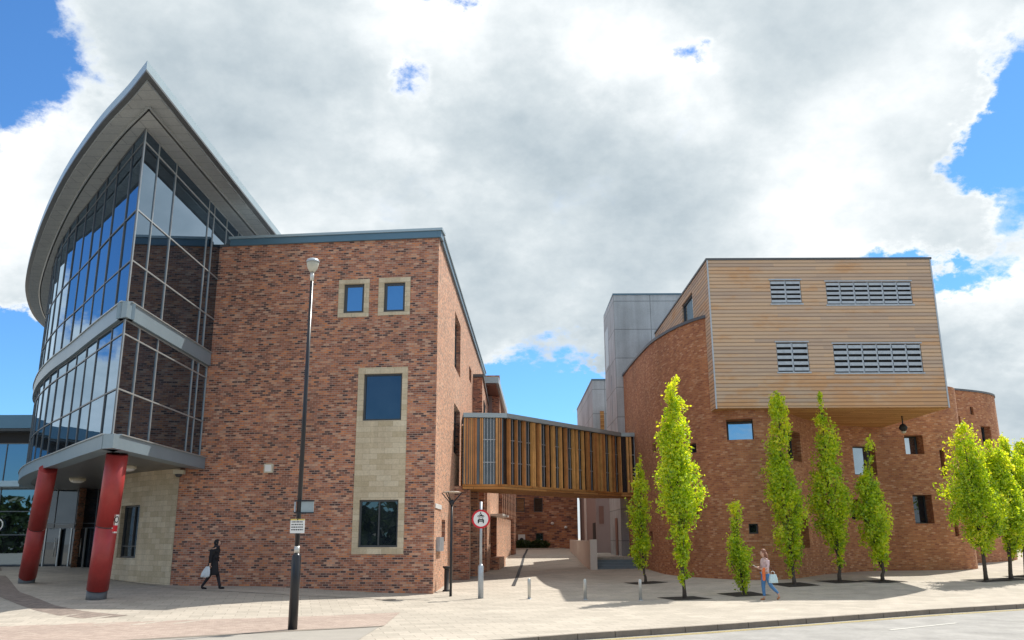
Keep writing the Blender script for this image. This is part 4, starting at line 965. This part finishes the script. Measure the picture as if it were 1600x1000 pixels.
sy = MB(); Y0, Y1 = b.y-.083, b.y-.0795
def poly2(pts):
    ar = sum(pts[i][0]*pts[(i+1) % len(pts)][1]-pts[(i+1) % len(pts)][0]*pts[i][1] for i in range(len(pts)))
    pts = pts if ar > 0 else pts[::-1]; F = [(X+x, Y0, zc_+z) for x, z in pts]; K = [(X+x, Y1, zc_+z) for x, z in pts]
    sy.face(F); 
    for i in range(len(F)): j = (i+1) % len(F); sy.face([F[i], K[i], K[j], F[j]])
def circ(cx_, cz, r, r2=0, n_=18):
    for i in range(n_):
        a0, a1 = 2*math.pi*i/n_, 2*math.pi*(i+1)/n_
        if r2: poly2([(cx_+r2*math.cos(a0), cz+r2*math.sin(a0)), (cx_+r*math.cos(a0), cz+r*math.sin(a0)), (cx_+r*math.cos(a1), cz+r*math.sin(a1)), (cx_+r2*math.cos(a1), cz+r2*math.sin(a1))])
        else: poly2([(cx_, cz), (cx_+r*math.cos(a0), cz+r*math.sin(a0)), (cx_+r*math.cos(a1), cz+r*math.sin(a1))])
# car (front view): roof, windscreen frame, body, wheels
poly2([(-.085, -.005), (-.06, .05), (.06, .05), (.085, -.005), (.066, -.005), (.047, .034), (-.047, .034), (-.066, -.005)])
poly2([(-.115, -.10), (-.115, -.04), (-.085, -.006), (.085, -.006), (.115, -.04), (.115, -.10), (.06, -.10), (.06, -.055), (-.06, -.055), (-.06, -.10)])
poly2([(-.059, -.10), (.059, -.10), (.059, -.075), (-.059, -.075)])
poly2([(-.112, -.15), (-.068, -.15), (-.068, -.101), (-.112, -.101)]); poly2([(.068, -.15), (.112, -.15), (.112, -.101), (.068, -.101)])
# motorcycle and rider above
circ(-.085, .095, .036, .018); circ(.085, .095, .036, .018)
poly2([(-.07, .10), (-.03, .145), (.05, .145), (.08, .10), (.03, .09), (-.03, .09)])
poly2([(.02, .14), (.045, .15), (.0, .205), (-.03, .195)]); poly2([(-.03, .195), (.0, .20), (-.045, .148), (-.065, .155)]); circ(-.012, .222, .022)
sy.build('motorcycle_and_car_symbol', M['black'], pl_)
# bollards
bol0 = None
for (x, y, lb) in ((827, 936, 'steel bollard nearest the round road sign'), (914.5, 937, 'middle one of the three steel bollards'), (1001, 938, 'steel bollard nearest the tallest lime tree')):
    b = gp(x, y)
    if bol0 is None:
        root = thing('bollard', lb, 'bollard', tuple(b), 'steel bollards across the paved lane')
        mb = MB(); mb.lathe((b.x, b.y, b.z), [(.058, -.1), (.058, .66), (.05, .69), (.0, .70)], 18); p_ = mb.build('post', M['steel'], root)
        mb = MB(); mb.lathe((b.x, b.y, b.z), [(.10, -.02), (.10, .012), (.06, .014)], 18); q_ = mb.build('base_plate', M['galv'], root); bol0 = root
    else:
        r2 = bol0.copy(); COL.objects.link(r2); r2.location = b; r2['label'] = lb
        for ch in (p_, q_): c_ = ch.copy(); COL.objects.link(c_); c_.parent = r2
# slim black bin, wall box, plaque, cabinet on the side wall
b = gp(697.5, 924); mb = MB(); root = thing('slim_bin', 'slim black post bin with flared rim against the sunlit side wall', 'bin', tuple(b))
mb.lathe(b, [(.15, 0), (.15, .05), (.095, .07), (.095, .80), (.09, .84)], 16); mb.build('body', M['blackmat'], root)
mb = MB(); mb.lathe(b, [(.09, .842), (.16, .90), (.16, .95), (.1, .95)], 16); mb.build('rim', M['blackmat'], root)
def sidebox(x0, y0, x1, y1, th, nm, lb, cat, mt):
    a, b_, c, d = sw.rect(x0, y0, x1, y1); n = sw.nrm(1); t = Vector((-n.y, n.x)); mb = MB(); mb.obox(sw.at((a+b_)/2)+n*(th/2+.004), t, n, abs(b_-a), th, c, d); return tag(mb.build(nm, mt), lb, cat)
sidebox(679.5, 788, 689, 795, .03, 'wall_plaque', 'small white name plaque on the sunlit side wall of the brick building', 'plaque', M['white'])
sidebox(681.5, 839, 688, 861, .14, 'meter_cabinet', 'grey metal cabinet on the sunlit side wall below the plaque', 'cabinet', M['galv'])
a, b_, c, d = fr.rect(414.5, 725, 427.5, 739); n = fr.nrm(1); t = Vector((-n.y, n.x))
root = thing('alarm_box', 'small square cream box on the red brick front wall', 'alarm box', (*fr.at((a+b_)/2), c))
mb = MB(); mb.obox(fr.at((a+b_)/2)+n*.08, t, n, b_-a, .14, c, d); mb.build('cover', M['cream_plastic'], root)
mb = MB(); mb.obox(fr.at((a+b_)/2)+n*.154, t, n, (b_-a)*.7, .006, c+.05, d-.05); mb.build('face_plate', M['white'], root)
c = az(274, 741, 4.55); c = Vector((-13.45, 34.9, aY(273, 741, 34.9).z)); root = thing('wall_lamp', 'cream bulkhead lamp at the top of the stone wall corner under the canopy', 'wall lamp', tuple(c))
mb = MB(); mb.box(c.x-.2, c.x+.2, c.y-.12, c.y+.16, c.z-.0, c.z+.16); mb.build('housing', M['cream_plastic'], root)
mb = MB(); mb.lathe((c.x, c.y-.02, c.z-.12), [(.0, 0), (.09, .01), (.13, .07), (.14, .118)], 16); mb.build('lens', M['dframe'], root)

# ================================================================== PEOPLE
def skin(name, verts, edges, mt, parent, loc, rotz=0., sub=2, scale=1.):
    """verts: list of (x, y, z, rx[, ry]); one skinned, subdivided surface applied as a mesh"""
    me = bpy.data.meshes.new(name+'_tmp'); me.from_pydata([v[:3] for v in verts], [], edges); o = bpy.data.objects.new(name+'_tmp', me); COL.objects.link(o)
    md = o.modifiers.new('s', 'SKIN'); md.use_smooth_shade = True
    for i, v in enumerate(verts): me.skin_vertices[0].data[i].radius = (v[3], v[4] if len(v) > 4 else v[3])
    linked = set(); par = list(range(len(verts)))
    def find(a):
        while par[a] != a: a = par[a]
        return a
    for a, b in edges: par[find(a)] = find(b)
    for i in range(len(verts)):
        r = find(i)
        if r not in linked: linked.add(r); me.skin_vertices[0].data[i].use_root = True
    sb = o.modifiers.new('u', 'SUBSURF'); sb.levels = sub; sb.render_levels = sub
    dg = bpy.context.evaluated_depsgraph_get(); me2 = bpy.data.meshes.new_from_object(o.evaluated_get(dg)); me2.name = name
    bpy.data.objects.remove(o)
    me2.transform(Matrix.Rotation(rotz, 4, 'Z')@Matrix.Scale(scale, 4)); me2.materials.clear(); me2.materials.append(mt)
    for p_ in me2.polygons: p_.use_smooth = True
    r = bpy.data.objects.new(name, me2); COL.objects.link(r); r.parent = parent
    return r
def chain(V, E, pts, start=None):
    prev = start
    for p_ in pts:
        V.append(p_); i = len(V)-1
        if prev is not None: E.append((prev, i))
        prev = i
    return prev
def hand(V, E, wrist, wpos, d, side, curl=.3):
    """d: pointing direction; side: thumb direction; five separate fingers rooted in the palm"""
    d = Vector(d).normalized(); s_ = Vector(side).normalized(); nn_ = d.cross(s_); w = Vector(wpos)
    pm = w+d*.055; i = chain(V, E, [(*(w+d*.02), .024, .018), (*pm, .032, .016)], wrist)
    for k, (o_, ln) in enumerate(((.024, .07), (.008, .08), (-.009, .074), (-.025, .058))):
        r0 = w+d*.07+s_*o_; a = r0+d*ln*.45-nn_*ln*.1*curl; bq = a+d*ln*.3-nn_*ln*.5*curl; chain(V, E, [(*r0, .009), (*a, .0085), (*bq, .007)])
    r0 = w+d*.03+s_*.025; a = r0+s_*.028+d*.02; chain(V, E, [(*r0, .011), (*a, .010), (*(a+d*.028+s_*.008), .008)])
SKINM = simple('skin', (.55, .33, .24), .5, var=.05)
def loft(name, rings, mt, parent, rot, sc, base, n=18, wav=0.):
    mb = MB(); T = lambda v: Matrix.Rotation(rot, 3, 'Z')@(Vector(v)*sc)+base; R_g = []
    for j, (x, y, z, rx, ry) in enumerate(rings):
        R_g.append([T((x+math.cos(k*2*math.pi/n)*rx*(1+wav*math.sin(k*2.4+j)), y+math.sin(k*2*math.pi/n)*ry*(1+wav*math.cos(k*1.7)), z)) for k in range(n)])
    for a_, b_ in zip(R_g, R_g[1:]):
        for k in range(n): mb.face([a_[k], a_[(k+1) % n], b_[(k+1) % n], b_[k]], None, True)
    mb.face(R_g[0][::-1]); mb.face(R_g[-1]); o = mb.build(name, mt, parent)
    bm = bmesh.new(); bm.from_mesh(o.data); bmesh.ops.remove_doubles(bm, verts=bm.verts, dist=.0005); bmesh.ops.recalc_face_normals(bm, faces=bm.faces); bm.to_mesh(o.data); bm.free(); return o
def cap(name, cx_, cy_, cz, rx, ry, rz, mt, parent, rot, sc, base):
    return loft(name, [(cx_, cy_, cz+math.sin(a)*rz, max(.004, math.cos(a)*rx), max(.004, math.cos(a)*ry)) for a in [RAD(d) for d in range(-90, 91, 18)]], mt, parent, rot, sc, base)
def person_base(P_, root, loc, rotz, scale, name='body', mt=SKINM):
    return skin(name, P_[0], P_[1], mt, root, loc, rotz, 2, scale)
# local frame: figure faces +x, left side +y, z up
def head(V, E, neck, hx, hz, tilt=0.):
    """skull, jaw and nose as one connected run on the neck"""
    a = chain(V, E, [(hx, 0, hz-.095, .055, .06), (hx+.012, 0, hz-.03, .078, .082), (hx+.002, 0, hz+.04, .088, .08), (hx-.01, 0, hz+.095, .06, .058)], neck)
    chain(V, E, [(hx+.085, 0, hz-.02, .016), (hx+.108, 0, hz-.035, .010)], len(V)-3)
    return a
def face(root, hx, hz, rotz, scale, hairmat):
    def tr_(v): v = Matrix.Rotation(rotz, 3, 'Z')@(Vector(v)*scale); return v+root.location
    for s_ in (-1, 1): eyes = MB(); eyes.lathe(tr_((hx+.082, s_*.032, hz-.002)), [(.001, -.008), (.009, 0), (.001, .008)], 8); eyes.build('eye', M['black'], root)
    lips = MB(); lips.bar(tr_((hx+.078, -.022, hz-.068)), tr_((hx+.078, .022, hz-.068)), .012, .010); lips.build('mouth', simple('lips', (.4, .12, .1), .5), root)
    for s_ in (-1, 1):
        e = MB(); e.lathe(tr_((hx-.0, s_*.084, hz-.035)), [(.002, 0), (.013, .015), (.015, .04), (.003, .055)], 8); e.build('ear', SKINM, root)

# --- man-height walker in black coat (walks to the right)
b = gp(330, 921); ROT = RAD(-8); root = thing('person', 'walker in a black coat carrying a white bag along the brick wall', 'person', tuple(b))
V, E = [], []
V.append((0, 0, .93, .11, .13)); pel = 0
ch_ = chain(V, E, [(.01, 0, 1.08, .10, .125), (.04, 0, 1.26, .11, .155), (.07, 0, 1.40, .085, .14), (.09, 0, 1.48, .05, .05)], pel); neck = ch_; chest = 3
head(V, E, neck, .125, 1.62)
# stride: front leg forward (+x), rear leg back
L_ = chain(V, E, [(.02, .09, .88, .095), (.16, .09, .50, .062), (.27, .09, .12, .042), (.27, .09, .05, .042), (.38, .09, .045, .034), (.43, .09, .05, .022)], pel)
R2 = chain(V, E, [(-.02, -.09, .88, .095), (-.04, -.09, .50, .060), (-.28, -.09, .16, .042), (-.31, -.09, .06, .040), (-.22, -.09, .035, .032), (-.16, -.09, .03, .022)], pel)
la = chain(V, E, [(.06, .19, 1.38, .06), (-.03, .23, 1.12, .045), (.10, .22, .90, .034)], chest); hand(V, E, la, (.11, .22, .88), (.5, 0, -.8), (.6, -.2, .3))
ra = chain(V, E, [(.06, -.19, 1.38, .06), (.0, -.24, 1.12, .045), (.00, -.24, .86, .034)], chest); hand(V, E, ra, (.0, -.24, .85), (.0, 0, -1), (1, .2, 0), .9)
body = skin('body', V, E, SKINM, root, b, ROT, 2, 1.03)
BLK = simple('black_cloth', (.012, .012, .016), .85, var=.3); BLK2 = simple('dark_tights', (.02, .018, .025), .8)
V, E = [], []      # coat: torso to knee with sleeves
V.append((.0, 0, .98, .135, .165)); c1_ = chain(V, E, [(.02, 0, 1.12, .125, .155), (.04, 0, 1.27, .135, .185), (.065, 0, 1.41, .105, .165), (.085, 0, 1.485, .075, .08)], 0)
chain(V, E, [(-.02, 0, .80, .165, .17), (-.03, 0, .62, .205, .175), (-.03, 0, .53, .21, .17)], 0)
chain(V, E, [(.055, .20, 1.385, .078), (-.03, .245, 1.12, .062), (.09, .23, .93, .052)], 3); chain(V, E, [(.055, -.20, 1.385, .078), (.0, -.255, 1.12, .062), (.0, -.25, .90, .052)], 3)
skin('coat', V, E, BLK, root, b, ROT, 2, 1.03)
loft('coat_skirt', [(.0, 0, .50, .245, .20), (-.01, 0, .58, .235, .195), (0, 0, .75, .20, .18), (.005, 0, .92, .165, .175), (.01, 0, 1.05, .14, .16), (.03, 0, 1.18, .135, .165), (.05, 0, 1.30, .135, .175), (.065, 0, 1.40, .115, .15), (.08, 0, 1.47, .07, .09)], BLK, root, ROT, 1.03, b, wav=.05)
cap('hood', .085, 0, 1.63, .115, .108, .125, BLK, root, ROT, 1.03, b); loft('scarf', [(.09, 0, 1.44, .11, .12), (.09, 0, 1.50, .11, .11), (.085, 0, 1.55, .085, .085)], BLK2, root, ROT, 1.03, b)
V, E = [], []; chain(V, E, [(.03, .09, .80, .092), (.16, .09, .50, .072), (.265, .09, .14, .052), (.27, .09, .10, .05)]); skin('trouser_leg', V, E, BLK2, root, b, ROT, 2, 1.03)
V, E = [], []; chain(V, E, [(-.02, -.09, .80, .092), (-.04, -.09, .50, .070), (-.27, -.09, .18, .050), (-.29, -.09, .13, .048)]); skin('trouser_leg', V, E, BLK2, root, b, ROT, 2, 1.03)
V, E = [], []; chain(V, E, [(.26, .09, .17, .055), (.265, .09, .055, .053), (.37, .09, .05, .045), (.455, .09, .05, .03)]); skin('shoe', V, E, BLK, root, b, ROT, 2, 1.03)
V, E = [], []; chain(V, E, [(-.285, -.09, .19, .055), (-.315, -.09, .065, .053), (-.21, -.09, .04, .045), (-.13, -.09, .035, .03)]); skin('shoe', V, E, BLK, root, b, ROT, 2, 1.03)
face(root, .125, 1.62, ROT, 1.03, BLK)
# white carrier bag hanging by the near side
bg = thing('carrier_bag', 'white carrier bag held by the walker in black', 'bag', tuple(b))
V = MB(); T_ = lambda v: Matrix.Rotation(ROT, 3, 'Z')@(Vector(v)*1.03)+b
rings = [(.80, .03, .02), (.76, .08, .035), (.66, .13, .06), (.54, .165, .075), (.46, .165, .07), (.44, .13, .05)]
RG = [[T_((-.06-(.8-z)*.25+math.cos(k*math.pi/8)*rx, -.27+math.sin(k*math.pi/8)*ry, z+.02*math.sin(k*2.3))) for k in range(16)] for z, rx, ry in rings]
for r0, r1 in zip(RG, RG[1:]):
    for k in range(16): V.face([r0[k], r0[(k+1) % 16], r1[(k+1) % 16], r1[k]], None, True)
V.face(RG[-1]); V.build('bag_body', simple('thin_white_plastic', (.62, .68, .74), .4, var=.12, vs=6), bg)
V = MB(); V.tube([T_((-.05, -.27, .79)), T_((-.02, -.255, .83)), T_((.01, -.25, .80))], .008, 6); V.build('handle', M['white'], bg)

# --- woman in jeans with phone (walks to the left, looking at her phone)
b = gp(1199, 938); ROT = RAD(180+12); root = thing('person', 'woman in blue jeans and pale top reading her phone on the pavement', 'person', tuple(b)); sc_ = .97
V, E = [], []; V.append((0, 0, .93, .10, .13))
nk = chain(V, E, [(-.01, 0, 1.07, .085, .11), (.0, 0, 1.24, .10, .14), (.005, 0, 1.38, .07, .125), (.02, 0, 1.46, .045, .045)], 0)
head(V, E, nk, .05, 1.60)
chain(V, E, [(.02, -.085, .87, .09), (.07, -.085, .48, .058), (.06, -.085, .12, .038), (.06, -.085, .05, .036), (.15, -.085, .035, .03), (.20, -.085, .03, .02)], 0)
chain(V, E, [(-.02, .085, .87, .09), (-.12, .085, .50, .056), (-.38, .085, .22, .038), (-.42, .085, .13, .036), (-.36, .085, .06, .03), (-.32, .085, .03, .02)], 0)
la = chain(V, E, [(.0, -.17, 1.36, .055), (.01, -.21, 1.12, .042), (.24, -.13, 1.10, .032)], 3); hand(V, E, la, (.25, -.13, 1.10), (1, .15, .12), (0, 1, .6), .7)
ra = chain(V, E, [(.0, .17, 1.36, .055), (-.02, .22, 1.12, .042), (.22, .16, 1.06, .032)], 3); hand(V, E, ra, (.23, .16, 1.06), (1, -.15, .1), (0, -1, .5), .9)
skin('body', V, E, SKINM, root, b, ROT, 2, sc_)
TOP = simple('pale_pink_top', (.62, .46, .46), .8, var=.12, vs=8); JN = simple('blue_denim', (.07, .20, .42), .8, var=.18, vs=10); HR = simple('long_auburn_hair', (.22, .09, .05), .6, var=.3, vs=20)
V, E = [], []; V.append((-.005, 0, 1.0, .105, .135)); chain(V, E, [(-.01, 0, 1.10, .098, .125), (.0, 0, 1.25, .115, .155), (.005, 0, 1.38, .082, .14), (.012, 0, 1.44, .06, .07)], 0)
chain(V, E, [(.0, -.175, 1.36, .068), (.01, -.215, 1.13, .052), (.10, -.18, 1.115, .045)], 3); chain(V, E, [(.0, .175, 1.36, .068), (-.02, .225, 1.13, .052), (.07, .20, 1.10, .045)], 3)
skin('top', V, E, TOP, root, b, ROT, 2, sc_)
V, E = [], []; V.append((0, 0, .97, .108, .14)); chain(V, E, [(.02, -.085, .84, .10), (.07, -.085, .48, .072), (.06, -.085, .17, .052), (.06, -.085, .13, .05)], 0); chain(V, E, [(-.02, .085, .84, .10), (-.12, .085, .50, .070), (-.36, .085, .26, .050), (-.385, .085, .22, .048)], 0)
skin('jeans', V, E, JN, root, b, ROT, 2, sc_)
SH_ = simple('tan_shoes', (.42, .18, .08), .6)
V, E = [], []; chain(V, E, [(.05, -.085, .05, .045), (.14, -.085, .035, .04), (.22, -.085, .03, .026)]); skin('shoe', V, E, SH_, root, b, ROT, 2, sc_)
V, E = [], []; chain(V, E, [(-.43, .085, .13, .045), (-.37, .085, .055, .04), (-.315, .085, .03, .026)]); skin('shoe', V, E, SH_, root, b, ROT, 2, sc_)
cap('hair', .015, 0, 1.635, .105, .105, .115, HR, root, ROT, sc_, b)
loft('long_hair', [(-.075, 0, 1.22, .02, .05), (-.075, 0, 1.30, .045, .10), (-.06, 0, 1.42, .06, .125), (-.045, 0, 1.52, .07, .12), (-.02, 0, 1.62, .075, .105)], HR, root, ROT, sc_, b, wav=.06)
loft('blouse', [(-.005, 0, .96, .125, .155), (-.01, 0, 1.05, .118, .145), (-.005, 0, 1.18, .115, .15), (.0, 0, 1.30, .112, .155), (.005, 0, 1.39, .085, .13), (.012, 0, 1.44, .05, .07)], TOP, root, ROT, sc_, b, wav=.05)
face(root, .05, 1.60, ROT, sc_, HR)
T_ = lambda v: Matrix.Rotation(ROT, 3, 'Z')@(Vector(v)*sc_)+b
ph = thing('phone', 'white phone held in front of the woman in jeans', 'phone', tuple(T_((.33, -.03, 1.14)))); mb = MB(); mb.bar(T_((.29, -.06, 1.12)), T_((.42, -.05, 1.19)), .075, .012); mb.build('case', M['white'], ph)
mb = MB(); mb.bar(T_((.298, -.06, 1.131)), T_((.412, -.05, 1.192)), .062, .003); mb.build('screen', M['black'], ph)
# orange folded jacket over the forearm, pale blue handbag
V, E = [], []; chain(V, E, [(.13, .19, 1.12, .04, .05), (.16, .19, .98, .035, .06), (.16, .19, .80, .04, .065), (.17, .19, .66, .03, .055)]); o = skin('orange_jacket', V, E, simple('orange_cloth', (.72, .16, .04), .8, var=.2, vs=10), None, b, ROT, 2, sc_); o.location = b
tag(o, 'orange jacket draped over the arm of the woman in jeans', 'jacket')
hb = thing('handbag', 'pale blue handbag hanging at the hip of the woman in jeans', 'handbag', tuple(b))
bb_ = MB(); hx_, hy_ = -.13, .29
rr_ = [(.60, .155, .07), (.62, .16, .075), (.75, .15, .065), (.86, .12, .045), (.88, .115, .035)]
RG = [[T_((hx_+max(-1, min(1, 1.25*math.cos(k*math.pi/8)))*rx, hy_+max(-1, min(1, 1.25*math.sin(k*math.pi/8)))*ry, z)) for k in range(16)] for z, rx, ry in rr_]
for r0, r1 in zip(RG, RG[1:]):
    for k in range(16): bb_.face([r0[k], r0[(k+1) % 16], r1[(k+1) % 16], r1[k]], None, True)
bb_.face(RG[0]); bb_.face(RG[-1]); bb_.build('bag_body', simple('pale_blue_leather', (.50, .66, .70), .45, var=.06), hb)
mb = MB(); mb.tube([T_((hx_-.07, hy_, .87)), T_((hx_-.06, hy_, .96)), T_((hx_, hy_, 1.0)), T_((hx_+.06, hy_, .96)), T_((hx_+.07, hy_, .87))], .010, 8); mb.build('handle', M['white'], hb)
mb = MB(); mb.tube([T_((hx_, hy_, 1.0)), T_((-.05, .27, 1.14)), T_((-.04, .24, 1.19))], .009, 6); mb.build('strap', M['blackmat'], hb)
